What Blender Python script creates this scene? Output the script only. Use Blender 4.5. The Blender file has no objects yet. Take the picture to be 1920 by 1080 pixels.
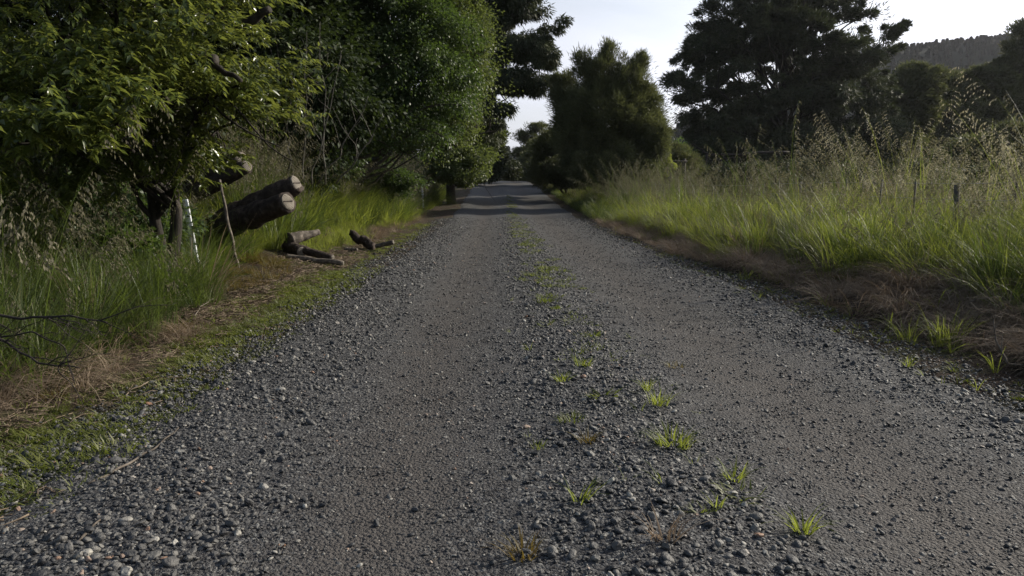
import bpy, math, random
import numpy as np
from mathutils import Vector, Matrix, Euler

S = bpy.context.scene
COL = S.collection
R = math.radians
random.seed(4)
rng = np.random.default_rng(11)

# ------------------------------------------------------------------ camera
CAM_H, F_PX, PITCH, YAW = 1.3, 1400.0, R(7.8), R(1.23)
cd = bpy.data.cameras.new("camera"); cam = bpy.data.objects.new("camera", cd); COL.objects.link(cam)
cam.location = (0, 0, CAM_H); cam.rotation_euler = (math.pi/2 - PITCH, 0, -YAW)
cd.sensor_width = 36; cd.lens = 36*F_PX/1920; cd.clip_start = 0.05; cd.clip_end = 6000
S.camera = cam

# ------------------------------------------------------------------ light and sky
SUN_EL, SUN_AZ = R(27), R(66)          # azimuth measured clockwise (to the right) from the road's direction
S.view_settings.view_transform = 'Standard'; S.view_settings.look = 'None'
S.view_settings.exposure = 0.32; S.view_settings.gamma = 1
wd = bpy.data.worlds.new("World"); S.world = wd; wd.use_nodes = True
wn, wl = wd.node_tree.nodes, wd.node_tree.links; wn.clear()
out = wn.new("ShaderNodeOutputWorld"); bg = wn.new("ShaderNodeBackground"); bg.inputs[1].default_value = 0.11
sky = wn.new("ShaderNodeTexSky"); sky.sky_type = 'NISHITA'; sky.sun_disc = False
sky.sun_elevation = SUN_EL; sky.sun_rotation = SUN_AZ; sky.air_density = 1.1; sky.dust_density = 3.0; sky.ozone_density = 1.0
tc = wn.new("ShaderNodeTexCoord"); mp = wn.new("ShaderNodeMapping"); mp.inputs['Scale'].default_value = (1, 1, 3.5)
mp.inputs['Rotation'].default_value = (0, 0.25, 0.3)
nz = wn.new("ShaderNodeTexNoise"); nz.inputs['Scale'].default_value = 1.7; nz.inputs['Detail'].default_value = 7; nz.inputs['Roughness'].default_value = 0.55
nz.inputs['Distortion'].default_value = 0.5
rp = wn.new("ShaderNodeValToRGB"); rp.color_ramp.elements[0].position = 0.36; rp.color_ramp.elements[1].position = 0.68
rp.color_ramp.elements[0].color = (0.38,)*3+(1,); rp.color_ramp.elements[1].color = (1,)*3+(1,)
mx = wn.new("ShaderNodeMix"); mx.data_type = 'RGBA'
wl.new(tc.outputs['Generated'], mp.inputs[0]); wl.new(mp.outputs[0], nz.inputs['Vector']); wl.new(nz.outputs[0], rp.inputs[0])
sx = wn.new("ShaderNodeSeparateXYZ"); wl.new(tc.outputs['Generated'], sx.inputs[0])
mr = wn.new("ShaderNodeMapRange"); mr.inputs[1].default_value = 0.15; mr.inputs[2].default_value = 0.75; mr.inputs[3].default_value = 1; mr.inputs[4].default_value = 0.1
wl.new(sx.outputs['Z'], mr.inputs[0]); mm = wn.new("ShaderNodeMath"); mm.operation = 'MULTIPLY'; wl.new(rp.outputs[0], mm.inputs[0]); wl.new(mr.outputs[0], mm.inputs[1])
# the veil thins out behind the viewer, away from the sun
dt = wn.new("ShaderNodeVectorMath"); dt.operation = 'DOT_PRODUCT'; wl.new(tc.outputs['Generated'], dt.inputs[0]); dt.inputs[1].default_value = (math.sin(SUN_AZ), math.cos(SUN_AZ), 0)
m2 = wn.new("ShaderNodeMapRange"); m2.inputs[1].default_value = -0.6; m2.inputs[2].default_value = 0.4; m2.inputs[3].default_value = 0.25; m2.inputs[4].default_value = 1
wl.new(dt.outputs['Value'], m2.inputs[0]); m3 = wn.new("ShaderNodeMath"); m3.operation = 'MULTIPLY'; wl.new(mm.outputs[0], m3.inputs[0]); wl.new(m2.outputs[0], m3.inputs[1])
wl.new(m3.outputs[0], mx.inputs['Factor']); wl.new(sky.outputs[0], mx.inputs['A'])
vs = wn.new("ShaderNodeVectorMath"); vs.operation = 'SCALE'; vs.inputs[0].default_value = (6.6, 6.8, 7.6)     # thin bright cloud veil
d2 = wn.new("ShaderNodeVectorMath"); d2.operation = 'DOT_PRODUCT'; wl.new(tc.outputs['Generated'], d2.inputs[0])
d2.inputs[1].default_value = (math.sin(SUN_AZ)*math.cos(SUN_EL), math.cos(SUN_AZ)*math.cos(SUN_EL), math.sin(SUN_EL))
m4 = wn.new("ShaderNodeMapRange"); m4.inputs[1].default_value = 0.5; m4.inputs[2].default_value = 0.9; m4.inputs[3].default_value = 1; m4.inputs[4].default_value = 1.9
wl.new(d2.outputs['Value'], m4.inputs[0]); wl.new(m4.outputs[0], vs.inputs['Scale']); wl.new(vs.outputs[0], mx.inputs['B'])
wl.new(mx.outputs['Result'], bg.inputs[0]); wl.new(bg.outputs[0], out.inputs[0])
sd = bpy.data.lights.new("sun", 'SUN'); sd.energy = 5.0; sd.angle = R(0.6); sd.color = (1.0, 0.93, 0.80)
sun = bpy.data.objects.new("sun", sd); COL.objects.link(sun)
SUN_DIR = Vector((math.sin(SUN_AZ)*math.cos(SUN_EL), math.cos(SUN_AZ)*math.cos(SUN_EL), math.sin(SUN_EL)))
sun.rotation_euler = SUN_DIR.to_track_quat('Z', 'Y').to_euler(); sun.location = (30, 20, 40)
S.cycles.use_denoising = True
S.cycles.max_bounces = 8; S.cycles.diffuse_bounces = 3; S.cycles.glossy_bounces = 2
S.cycles.transmission_bounces = 4; S.cycles.volume_bounces = 0; S.cycles.transparent_max_bounces = 8

# ------------------------------------------------------------------ helpers
CR = Euler((math.pi/2 - PITCH, 0, -YAW)).to_matrix()
def W(px, py, Y):
    """The world point at depth Y (metres along the road) seen at photo pixel px, py."""
    d = CR @ Vector(((px-960)/F_PX, -(py-540)/F_PX, -1))
    return np.array([d.x*Y/d.y, Y, CAM_H + d.z*Y/d.y])

def sstep(a, b, x):
    t = np.clip((x-a)/(b-a), 0, 1); return t*t*(3-2*t)

def _hash(ix, iy, s):
    h = np.sin(ix*127.1 + iy*311.7 + s*74.7)*43758.5453
    return h - np.floor(h)
def vnoise(x, y, s=0):
    ix, iy = np.floor(x), np.floor(y); fx, fy = x-ix, y-iy
    fx = fx*fx*(3-2*fx); fy = fy*fy*(3-2*fy)
    a, b, c, d = _hash(ix,iy,s), _hash(ix+1,iy,s), _hash(ix,iy+1,s), _hash(ix+1,iy+1,s)
    return (a*(1-fx)+b*fx)*(1-fy) + (c*(1-fx)+d*fx)*fy
def fbm(x, y, s=0, o=3):
    v = 0; a = 0.5
    for k in range(o): v = v + a*(vnoise(x*2**k, y*2**k, s+k)-0.5); a *= 0.5
    return v

def road_z(y): return 1.75*sstep(20, 80, y) - 0.045*np.maximum(y-80, 0)*sstep(80, 95, y)
def edge_l(y): return -1.9 - 0.25*sstep(9, 3, y) + 0.30*fbm(y*0.6, y*0+3, 5)+0.14*fbm(y*3, y*0+3, 15)
def edge_r(y): return 3.3 + 0.30*fbm(y*0.6, y*0+9, 6)+0.14*fbm(y*3, y*0+3, 25)

def G(x, y):
    """Ground height."""
    x = np.asarray(x, float); y = np.asarray(y, float)
    z = road_z(np.minimum(y, 220))*(1-0.9*sstep(8, 40, np.abs(x)))
    # wheel ruts and loose ridge
    prof = 0.035*np.exp(-((x-0.62)/0.42)**2) - 0.025*np.exp(-((x+0.45)/0.4)**2) - 0.025*np.exp(-((x-1.75)/0.45)**2) + 0.03*np.exp(-((x+1.45)/0.35)**2)
    z = z + prof
    # left verge and bank
    lb = 0.22 + 1.25*sstep(11, 16.5, y)
    z = z - 0.05*sstep(-1.9, -2.6, x)*(1-sstep(-3.0, -3.6, x)) + lb*sstep(-3.4, -6.0, x+0.35*fbm(y*.5, x*0, 2)) + 0.5*sstep(-5.5, -12, x)
    # right bank
    rb = 0.42 - 0.12*sstep(14, 24, y)
    z = z + rb*sstep(3.6, 5.3, x + 0.5*fbm(y*.7, x*0, 8)) - 0.35*sstep(7, 14, x)*sstep(70, 30, y)
    off = sstep(2.9, 4.2, np.abs(x-0.7))
    z = z + off*(0.22*fbm(x*.9, y*.9, 1, 4)) + 0.02*fbm(x*2.2, y*2.2, 3) + 0.8*fbm(x*.05, y*.05, 4)*sstep(12, 60, np.abs(x))
    return z

def gp(px, py, up=.012):
    v = CR @ Vector(((px-960)/F_PX, -(py-540)/F_PX, -1)); t = CAM_H/-v.z
    for _ in range(12):
        z = float(G(v.x*t, v.y*t)); t += (z+up-(CAM_H+v.z*t))/v.z*.8
    return np.array([v.x*t, v.y*t, CAM_H+v.z*t])
def tag(o, label=None, cat=None, group=None, kind=None):
    for k, v in (('label', label), ('category', cat), ('group', group), ('kind', kind)):
        if v: o[k] = v
    return o

def mesh_np(name, V, quads=None, tris=None, rnd=None, mats=(), smooth=False, midx=None):
    V = np.asarray(V, np.float32)
    me = bpy.data.meshes.new(name)
    q = np.zeros((0, 4), np.int32) if quads is None else np.asarray(quads, np.int32)
    t = np.zeros((0, 3), np.int32) if tris is None else np.asarray(tris, np.int32)
    me.vertices.add(len(V)); me.vertices.foreach_set("co", V.ravel())
    nl = q.size + t.size; me.loops.add(nl)
    me.loops.foreach_set("vertex_index", np.concatenate([q.ravel(), t.ravel()]))
    me.polygons.add(len(q)+len(t))
    ls = np.concatenate([np.arange(len(q))*4, q.size + np.arange(len(t))*3]).astype(np.int32)
    me.polygons.foreach_set("loop_start", ls)
    if smooth: me.polygons.foreach_set("use_smooth", np.ones(len(q)+len(t), bool))
    if midx is not None: me.polygons.foreach_set("material_index", np.asarray(midx, np.int32))
    for m in mats: me.materials.append(m)
    me.update(calc_edges=True)
    if rnd is not None:
        a = me.attributes.new("rnd", 'FLOAT', 'POINT'); a.data.foreach_set("value", np.asarray(rnd, np.float32))
    return me

def link(name, me, parent=None, loc=None):
    o = bpy.data.objects.new(name, me); COL.objects.link(o)
    if loc is not None: o.location = loc
    if parent: o.parent = parent
    return o
def empty(name, loc, label, cat, group=None):
    o = bpy.data.objects.new(name, None); COL.objects.link(o); o.location = loc; o.empty_display_size = 0.2
    return tag(o, label, cat, group)

class Geo:
    """Collects vertices, quads and triangles for one mesh."""
    def __init__(s): s.V=[]; s.Q=[]; s.T=[]; s.R=[]; s.n=0
    def add(s, V, Q=None, T=None, rnd=None):
        V = np.asarray(V, float).reshape(-1, 3)
        if Q is not None and len(Q): s.Q.append(np.asarray(Q)+s.n)
        if T is not None and len(T): s.T.append(np.asarray(T)+s.n)
        s.V.append(V); s.R.append(np.full(len(V), 0.5) if rnd is None else np.broadcast_to(rnd, (len(V),)))
        s.n += len(V)
    def mesh(s, name, mats, smooth=False, off=(0,0,0)):
        V = np.concatenate(s.V) - np.asarray(off, float)
        return mesh_np(name, V, np.concatenate(s.Q) if s.Q else None, np.concatenate(s.T) if s.T else None, np.concatenate(s.R), mats, smooth)

def tube(g, pts, rad, sides=7, cap=True, wob=0.0, seed=0, rnd=0.5):
    pts = np.asarray(pts, float); n = len(pts); rad = np.broadcast_to(rad, (n,)).astype(float)
    if n > 3 and sides > 3:      # Catmull-Rom resampling
        e = np.concatenate([[2*pts[0]-pts[1]], pts, [2*pts[-1]-pts[-2]]]); out_, ro = [], []
        for i in range(n-1):
            p0, p1, p2, p3 = e[i:i+4]
            for t in (0, .5) if sides < 8 else (0, .33, .67):
                out_.append(.5*((2*p1)+(p2-p0)*t+(2*p0-5*p1+4*p2-p3)*t*t+(3*p1-p0-3*p2+p3)*t**3)); ro.append(rad[i]*(1-t)+rad[i+1]*t)
        pts = np.array(out_+[pts[-1]]); rad = np.array(ro+[rad[-1]]); n = len(pts)
    tan = np.gradient(pts, axis=0); tan /= np.linalg.norm(tan, axis=1)[:, None]+1e-9
    ref = np.array([0, 0, 1.0]) if abs(tan[0][2]) < 0.8 else np.array([1.0, 0, 0])
    a = np.linspace(0, 2*np.pi, sides, endpoint=False)
    r_ = np.random.default_rng(seed); ph = r_.uniform(0, 6, 4)
    V = []
    for i in range(n):
        u = np.cross(ref, tan[i]); u /= np.linalg.norm(u)+1e-9; v = np.cross(tan[i], u)
        rr = rad[i]*(1 + wob*(np.sin(2*a+ph[0]+i*.5)*.5 + np.sin(5*a+ph[1]+i*.9)*.35 + .3*r_.normal(size=sides)))
        V.append(pts[i] + np.cos(a)[:, None]*u*rr[:, None] + np.sin(a)[:, None]*v*rr[:, None])
    V = np.concatenate(V)
    i = np.arange(n-1)[:, None]*sides; j = np.arange(sides)[None]; k = (j+1) % sides
    Q = np.stack([i+j, i+k, i+sides+k, i+sides+j], -1).reshape(-1, 4)
    T = None
    if cap:
        V = np.concatenate([V, pts[:1], pts[-1:]]); b = n*sides
        T = [(b, (m+1) % sides, m) for m in range(sides)] + [(b+1, (n-1)*sides+m, (n-1)*sides+(m+1) % sides) for m in range(sides)]
    g.add(V, Q, T, rnd)

def curve_pts(a, b, n=6, sag=0.0, wig=0.05, seed=0):
    a, b = np.asarray(a, float), np.asarray(b, float); t = np.linspace(0, 1, n)[:, None]
    r_ = np.random.default_rng(seed); L = np.linalg.norm(b-a)
    p = a+(b-a)*t; p[:, 2] += -sag*L*4*(t*(1-t))[:, 0]
    w = r_.normal(size=(n, 3))*wig*L; w[0] = w[-1] = 0
    return p+w

# ------------------------------------------------------------------ materials
def new_mat(name):
    m = bpy.data.materials.new(name); m.use_nodes = True; nt = m.node_tree; nt.nodes.clear()
    return m, nt.nodes, nt.links
def ramp(n, stops):
    r = n.new("ShaderNodeValToRGB"); e = r.color_ramp.elements
    while len(e) < len(stops): e.new(0.5)
    for k, (p, c) in enumerate(stops): e[k].position = p; e[k].color = (*c, 1)
    return r
def leaf_mat(name, cols, trans=0.35, tcol=(0.16, 0.24, 0.03), rough=0.45, spec=0.5, instvar=0.5, patch=0.0, tmul=1.0):
    m, n, l = new_mat(name)
    o = n.new("ShaderNodeOutputMaterial"); at = n.new("ShaderNodeAttribute"); at.attribute_name = "rnd"
    oi = n.new("ShaderNodeObjectInfo")
    f = n.new("ShaderNodeMix"); f.inputs['Factor'].default_value = instvar
    l.new(at.outputs['Fac'], f.inputs['A']); l.new(oi.outputs['Random'], f.inputs['B'])
    src = f.outputs['Result']
    if patch:
        g_ = n.new("ShaderNodeNewGeometry"); nz = n.new("ShaderNodeTexNoise"); nz.inputs['Scale'].default_value = 0.7
        nz.inputs['Detail'].default_value = 3; l.new(g_.outputs['Position'], nz.inputs['Vector'])
        mr = n.new("ShaderNodeMapRange"); mr.inputs[1].default_value = 0.3; mr.inputs[2].default_value = 0.7; l.new(nz.outputs[0], mr.inputs[0])
        f2 = n.new("ShaderNodeMix"); f2.inputs['Factor'].default_value = patch; l.new(src, f2.inputs['A']); l.new(mr.outputs[0], f2.inputs['B'])
        src = f2.outputs['Result']
    rc = ramp(n, [(i/(len(cols)-1), c) for i, c in enumerate(cols)]); l.new(src, rc.inputs[0])
    p = n.new("ShaderNodeBsdfPrincipled"); p.inputs['Roughness'].default_value = rough; p.inputs['Specular IOR Level'].default_value = spec
    l.new(rc.outputs[0], p.inputs['Base Color'])
    tr = n.new("ShaderNodeBsdfTranslucent")
    mm = n.new("ShaderNodeMix"); mm.data_type = 'RGBA'; mm.blend_type = 'MIX'; mm.inputs['Factor'].default_value = 0.6
    l.new(rc.outputs[0], mm.inputs['A']); mm.inputs['B'].default_value = (*[c*tmul for c in tcol], 1)
    l.new(mm.outputs['Result'], tr.inputs[0])
    ms = n.new("ShaderNodeMixShader"); ms.inputs[0].default_value = trans
    l.new(p.outputs[0], ms.inputs[1]); l.new(tr.outputs[0], ms.inputs[2]); l.new(ms.outputs[0], o.inputs[0])
    return m
def solid_mat(name, cols, rough=0.85, scale=8, bump=0.4, dist=0.02, detail=8, stretch=(1,1,1), spec=0.3, inst=0.0):
    m, n, l = new_mat(name); o = n.new("ShaderNodeOutputMaterial"); p = n.new("ShaderNodeBsdfPrincipled")
    t = n.new("ShaderNodeTexCoord"); mp = n.new("ShaderNodeMapping"); mp.inputs['Scale'].default_value = stretch
    z = n.new("ShaderNodeTexNoise"); z.inputs['Scale'].default_value = scale; z.inputs['Detail'].default_value = detail; z.inputs['Roughness'].default_value = 0.65
    l.new(t.outputs['Object'], mp.inputs[0]); l.new(mp.outputs[0], z.inputs['Vector'])
    src = z.outputs[0]
    if inst:
        oi = n.new("ShaderNodeObjectInfo"); f = n.new("ShaderNodeMix"); f.inputs['Factor'].default_value = inst
        l.new(src, f.inputs['A']); l.new(oi.outputs['Random'], f.inputs['B']); src = f.outputs['Result']
        rc = ramp(n, [(i/(len(cols)-1), c) for i, c in enumerate(cols)])
    else:
        rc = ramp(n, [(0.3+0.4*i/(len(cols)-1), c) for i, c in enumerate(cols)])
    l.new(src, rc.inputs[0]); l.new(rc.outputs[0], p.inputs['Base Color'])
    p.inputs['Roughness'].default_value = rough; p.inputs['Specular IOR Level'].default_value = spec
    b = n.new("ShaderNodeBump"); b.inputs['Strength'].default_value = bump; b.inputs['Distance'].default_value = dist
    l.new(z.outputs[0], b.inputs['Height']); l.new(b.outputs[0], p.inputs['Normal']); l.new(p.outputs[0], o.inputs[0])
    return m

M = {}
M['bark'] = solid_mat('bark', [(0.008,0.0065,0.005),(0.022,0.018,0.014),(0.048,0.040,0.033)], scale=9, bump=0.8, dist=0.03, stretch=(1,1,.3))
M['bark_far'] = solid_mat('bark_far', [(0.03,0.025,0.02),(0.08,0.07,0.055)], scale=3, bump=0.3)
M['bark_pale'] = solid_mat('bark_pale', [(0.06,0.055,0.045),(0.15,0.14,0.12)], scale=14, bump=0.4, stretch=(1,1,.3))
M['logbark'] = solid_mat('logbark', [(0.012,0.008,0.006),(0.034,0.024,0.018),(0.08,0.06,0.048)], scale=11, bump=1.0, dist=0.05, stretch=(1,1,1))
M['deadwood'] = solid_mat('deadwood', [(0.035,0.028,0.022),(0.09,0.075,0.06),(0.20,0.17,0.14)], scale=16, bump=0.6, dist=0.01)
M['twig_dark'] = solid_mat('twig_dark', [(0.012,0.010,0.010),(0.04,0.032,0.028)], scale=30, bump=0.4, dist=0.003)
M['post_wood'] = solid_mat('post_wood', [(0.05,0.045,0.04),(0.13,0.12,0.105)], scale=12, bump=0.5, dist=0.01, stretch=(1,1,.15))
M['white'] = solid_mat('white', [(0.42,0.44,0.46),(0.75,0.78,0.80)], rough=0.5, scale=9, bump=0.1, dist=0.002, stretch=(1,1,.5), spec=.5)
M['wire'] = solid_mat('wire', [(0.16,0.16,0.16),(0.3,0.3,0.3)], rough=0.4, scale=40, bump=0.1, dist=0.001)
def stone_mat():
    m, n, l = new_mat('gravel_stone'); o = n.new("ShaderNodeOutputMaterial"); p = n.new("ShaderNodeBsdfPrincipled")
    oi = n.new("ShaderNodeObjectInfo")
    rc = ramp(n, [(0,(0.018,0.019,0.022)),(0.30,(0.039,0.041,0.044)),(0.55,(0.064,0.063,0.062)),(0.80,(0.103,0.101,0.096)),(0.94,(0.17,0.165,0.15)),(0.985,(0.33,0.32,0.29)),(1,(0.22,0.12,0.07))])
    l.new(oi.outputs['Random'], rc.inputs[0])
    t = n.new("ShaderNodeTexCoord"); z = n.new("ShaderNodeTexNoise"); z.inputs['Scale'].default_value = 2.2; z.inputs['Detail'].default_value = 5
    l.new(t.outputs['Object'], z.inputs['Vector'])
    mm = n.new("ShaderNodeMix"); mm.data_type = 'RGBA'; mm.blend_type = 'MULTIPLY'; mm.inputs['Factor'].default_value = 0.8
    r2 = ramp(n, [(0.3,(0.55,0.55,0.55)),(0.7,(1.25,1.22,1.18))]); l.new(z.outputs[0], r2.inputs[0])
    l.new(rc.outputs[0], mm.inputs['A']); l.new(r2.outputs[0], mm.inputs['B']); l.new(mm.outputs['Result'], p.inputs['Base Color'])
    p.inputs['Roughness'].default_value = 0.62; p.inputs['Specular IOR Level'].default_value = 0.45
    b = n.new("ShaderNodeBump"); b.inputs['Strength'].default_value = 0.25; b.inputs['Distance'].default_value = 0.1
    l.new(z.outputs[0], b.inputs['Height']); l.new(b.outputs[0], p.inputs['Normal']); l.new(p.outputs[0], o.inputs[0]); return m
M['stone'] = stone_mat()
def cut_mat():
    m, n, l = new_mat('cut_wood'); o = n.new("ShaderNodeOutputMaterial"); p = n.new("ShaderNodeBsdfPrincipled")
    t = n.new("ShaderNodeTexCoord"); z = n.new("ShaderNodeTexNoise"); z.inputs['Scale'].default_value = 9; z.inputs['Detail'].default_value = 6
    l.new(t.outputs['Object'], z.inputs['Vector'])
    w = n.new("ShaderNodeTexWave"); w.wave_type = 'RINGS'; w.rings_direction = 'Z'; w.inputs['Scale'].default_value = 14; w.inputs['Distortion'].default_value = 4; w.inputs['Detail'].default_value = 3
    l.new(t.outputs['Object'], w.inputs['Vector'])
    f = n.new("ShaderNodeMix"); f.inputs['Factor'].default_value = 0.62; l.new(w.outputs['Fac'], f.inputs['A']); l.new(z.outputs[0], f.inputs['B'])
    rc = ramp(n, [(0.28,(0.035,0.028,0.021)),(0.5,(0.10,0.085,0.066)),(0.78,(0.22,0.195,0.155))]); l.new(f.outputs['Result'], rc.inputs[0])
    l.new(rc.outputs[0], p.inputs['Base Color']); p.inputs['Roughness'].default_value = 0.85
    b = n.new("ShaderNodeBump"); b.inputs['Strength'].default_value = 0.5; b.inputs['Distance'].default_value = 0.01
    l.new(f.outputs['Result'], b.inputs['Height']); l.new(b.outputs[0], p.inputs['Normal']); l.new(p.outputs[0], o.inputs[0]); return m
M['cut'] = cut_mat()

def ground_mat():
    m, n, l = new_mat('earth'); o = n.new("ShaderNodeOutputMaterial"); p = n.new("ShaderNodeBsdfPrincipled")
    g = n.new("ShaderNodeNewGeometry")
    def noise(s, d=6):
        z = n.new("ShaderNodeTexNoise"); z.inputs['Scale'].default_value = s; z.inputs['Detail'].default_value = d; z.inputs['Roughness'].default_value = 0.62
        l.new(g.outputs['Position'], z.inputs['Vector']); return z.outputs[0]
    at = n.new("ShaderNodeAttribute"); at.attribute_name = "zone"      # 0 soil/litter, 1 grassland
    a, b_, c = noise(2.2), noise(26), noise(120, 3)
    soil = ramp(n, [(0.3,(0.020,0.014,0.010)),(0.5,(0.050,0.034,0.025)),(0.7,(0.085,0.062,0.046))]); l.new(b_, soil.inputs[0])
    gr = ramp(n, [(0.3,(0.022,0.030,0.010)),(0.5,(0.045,0.062,0.018)),(0.7,(0.075,0.095,0.028))]); l.new(b_, gr.inputs[0])
    mossf = ramp(n, [(0.46,(0,0,0)),(0.6,(1,1,1))]); l.new(a, mossf.inputs[0])
    ad = n.new("ShaderNodeMath"); ad.operation = 'MULTIPLY'; ad.inputs[1].default_value = 0.45; l.new(mossf.outputs[0], ad.inputs[0])
    mxx = n.new("ShaderNodeMath"); mxx.operation = 'MAXIMUM'; l.new(ad.outputs[0], mxx.inputs[0]); l.new(at.outputs['Fac'], mxx.inputs[1])
    cc = n.new("ShaderNodeMix"); cc.data_type = 'RGBA'; l.new(mxx.outputs[0], cc.inputs['Factor']); l.new(soil.outputs[0], cc.inputs['A']); l.new(gr.outputs[0], cc.inputs['B'])
    l.new(cc.outputs['Result'], p.inputs['Base Color']); p.inputs['Roughness'].default_value = 0.95; p.inputs['Specular IOR Level'].default_value = 0.15
    s = n.new("ShaderNodeMath"); s.operation = 'ADD'; l.new(b_, s.inputs[0]); l.new(c, s.inputs[1])
    b = n.new("ShaderNodeBump"); b.inputs['Strength'].default_value = 0.9; b.inputs['Distance'].default_value = 0.03
    l.new(s.outputs[0], b.inputs['Height']); l.new(b.outputs[0], p.inputs['Normal']); l.new(p.outputs[0], o.inputs[0]); return m
def road_mat():
    m, n, l = new_mat('gravel_road'); o = n.new("ShaderNodeOutputMaterial"); p = n.new("ShaderNodeBsdfPrincipled")
    g = n.new("ShaderNodeNewGeometry")
    def noise(s, d=6, r=0.65):
        z = n.new("ShaderNodeTexNoise"); z.inputs['Scale'].default_value = s; z.inputs['Detail'].default_value = d; z.inputs['Roughness'].default_value = r
        l.new(g.outputs['Position'], z.inputs['Vector']); return z.outputs[0]
    v1 = n.new("ShaderNodeTexVoronoi"); v1.inputs['Scale'].default_value = 62; l.new(g.outputs['Position'], v1.inputs['Vector'])
    v2 = n.new("ShaderNodeTexVoronoi"); v2.inputs['Scale'].default_value = 150; l.new(g.outputs['Position'], v2.inputs['Vector'])
    at = n.new("ShaderNodeAttribute"); at.attribute_name = "zone"      # 1 = packed wheel rut
    cs = ramp(n, [(0.0,(0.016,0.016,0.018)),(0.5,(0.042,0.042,0.044)),(0.9,(0.10,0.10,0.10)),(1.0,(0.2,0.2,0.19))])
    sep = n.new("ShaderNodeSeparateColor"); l.new(v1.outputs['Color'], sep.inputs[0]); l.new(sep.outputs[0], cs.inputs[0])
    cr_ = ramp(n, [(0.3,(0.033,0.030,0.028)),(0.55,(0.066,0.060,0.056)),(0.75,(0.125,0.115,0.106))]); l.new(noise(70, 8, .75), cr_.inputs[0])
    mul = n.new("ShaderNodeMath"); mul.operation = 'MULTIPLY_ADD'; mul.inputs[1].default_value = 1.4; mul.inputs[2].default_value = -0.7; l.new(noise(3.0), mul.inputs[0])
    ad = n.new("ShaderNodeMath"); ad.operation = 'ADD'; ad.use_clamp = True; l.new(at.outputs['Fac'], ad.inputs[0]); l.new(mul.outputs[0], ad.inputs[1])
    cc = n.new("ShaderNodeMix"); cc.data_type = 'RGBA'; l.new(ad.outputs[0], cc.inputs['Factor']); l.new(cs.outputs[0], cc.inputs['A']); l.new(cr_.outputs[0], cc.inputs['B'])
    l.new(cc.outputs['Result'], p.inputs['Base Color']); p.inputs['Roughness'].default_value = 0.85; p.inputs['Specular IOR Level'].default_value = 0.3
    s = n.new("ShaderNodeMath"); s.operation = 'MULTIPLY_ADD'; s.inputs[1].default_value = -1.0; l.new(v1.outputs['Distance'], s.inputs[0])
    s2 = n.new("ShaderNodeMath"); s2.operation = 'MULTIPLY'; s2.inputs[1].default_value = -0.4; l.new(v2.outputs['Distance'], s2.inputs[0]); l.new(s2.outputs[0], s.inputs[2])
    b = n.new("ShaderNodeBump"); b.inputs['Strength'].default_value = 1.0; b.inputs['Distance'].default_value = 0.012
    l.new(s.outputs[0], b.inputs['Height']); l.new(b.outputs[0], p.inputs['Normal']); l.new(p.outputs[0], o.inputs[0]); return m
M['ground'] = ground_mat(); M['road'] = road_mat()

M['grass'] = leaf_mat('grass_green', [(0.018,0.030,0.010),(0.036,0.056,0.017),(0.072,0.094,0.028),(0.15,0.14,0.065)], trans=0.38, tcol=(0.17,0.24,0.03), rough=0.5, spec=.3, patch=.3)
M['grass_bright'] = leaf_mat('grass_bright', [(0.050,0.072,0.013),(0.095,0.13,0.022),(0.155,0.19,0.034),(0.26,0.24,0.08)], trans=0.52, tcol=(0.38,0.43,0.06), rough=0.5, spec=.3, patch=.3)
M['grass_dry'] = leaf_mat('grass_dry', [(0.085,0.062,0.046),(0.19,0.145,0.105),(0.36,0.29,0.21)], trans=0.3, tcol=(0.30,0.21,0.13), rough=0.7, spec=.2, patch=.2)
M['seed'] = leaf_mat('seed_head', [(0.14,0.12,0.08),(0.24,0.21,0.15),(0.38,0.35,0.26)], trans=0.35, tcol=(0.34,0.32,0.18), rough=0.6, spec=.3)
M['seed_dull'] = leaf_mat('seed_dull', [(0.050,0.050,0.028),(0.095,0.088,0.054),(0.19,0.17,0.12)], trans=0.35, tcol=(0.20,0.19,0.10), rough=0.6, spec=.2)
M['moss'] = leaf_mat('low_weeds', [(0.05,0.058,0.014),(0.09,0.105,0.020),(0.15,0.155,0.034)], trans=0.4, tcol=(0.26,0.32,0.04), rough=0.55, patch=.4)
M['orange'] = leaf_mat('orange_weeds', [(0.085,0.050,0.016),(0.11,0.085,0.02),(0.10,0.11,0.02)], trans=0.35, tcol=(0.24,0.17,0.03), rough=0.6)
M['leaf_front'] = leaf_mat('broad_leaf', [(0.022,0.036,0.010),(0.055,0.078,0.015),(0.115,0.140,0.024)], trans=0.36, tcol=(0.30,0.34,0.06), rough=0.30, spec=0.6, instvar=0)
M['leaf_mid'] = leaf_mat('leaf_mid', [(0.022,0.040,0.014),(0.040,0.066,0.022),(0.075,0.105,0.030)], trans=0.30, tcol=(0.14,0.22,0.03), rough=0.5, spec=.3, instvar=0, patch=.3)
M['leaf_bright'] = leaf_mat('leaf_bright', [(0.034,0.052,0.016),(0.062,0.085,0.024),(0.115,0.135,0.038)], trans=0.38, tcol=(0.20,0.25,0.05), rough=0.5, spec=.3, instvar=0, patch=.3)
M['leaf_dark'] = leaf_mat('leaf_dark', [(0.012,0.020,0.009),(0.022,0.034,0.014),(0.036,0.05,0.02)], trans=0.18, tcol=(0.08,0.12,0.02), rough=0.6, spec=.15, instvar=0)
M['needle'] = leaf_mat('needle', [(0.022,0.029,0.015),(0.040,0.050,0.024),(0.070,0.080,0.034)], trans=0.15, tcol=(0.08,0.10,0.02), rough=0.6, spec=.3, instvar=0)
M['kanuka'] = leaf_mat('kanuka', [(0.042,0.048,0.022),(0.075,0.082,0.036),(0.14,0.14,0.062)], trans=0.35, tcol=(0.13,0.15,0.04), rough=0.6, spec=.3, instvar=0)
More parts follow.
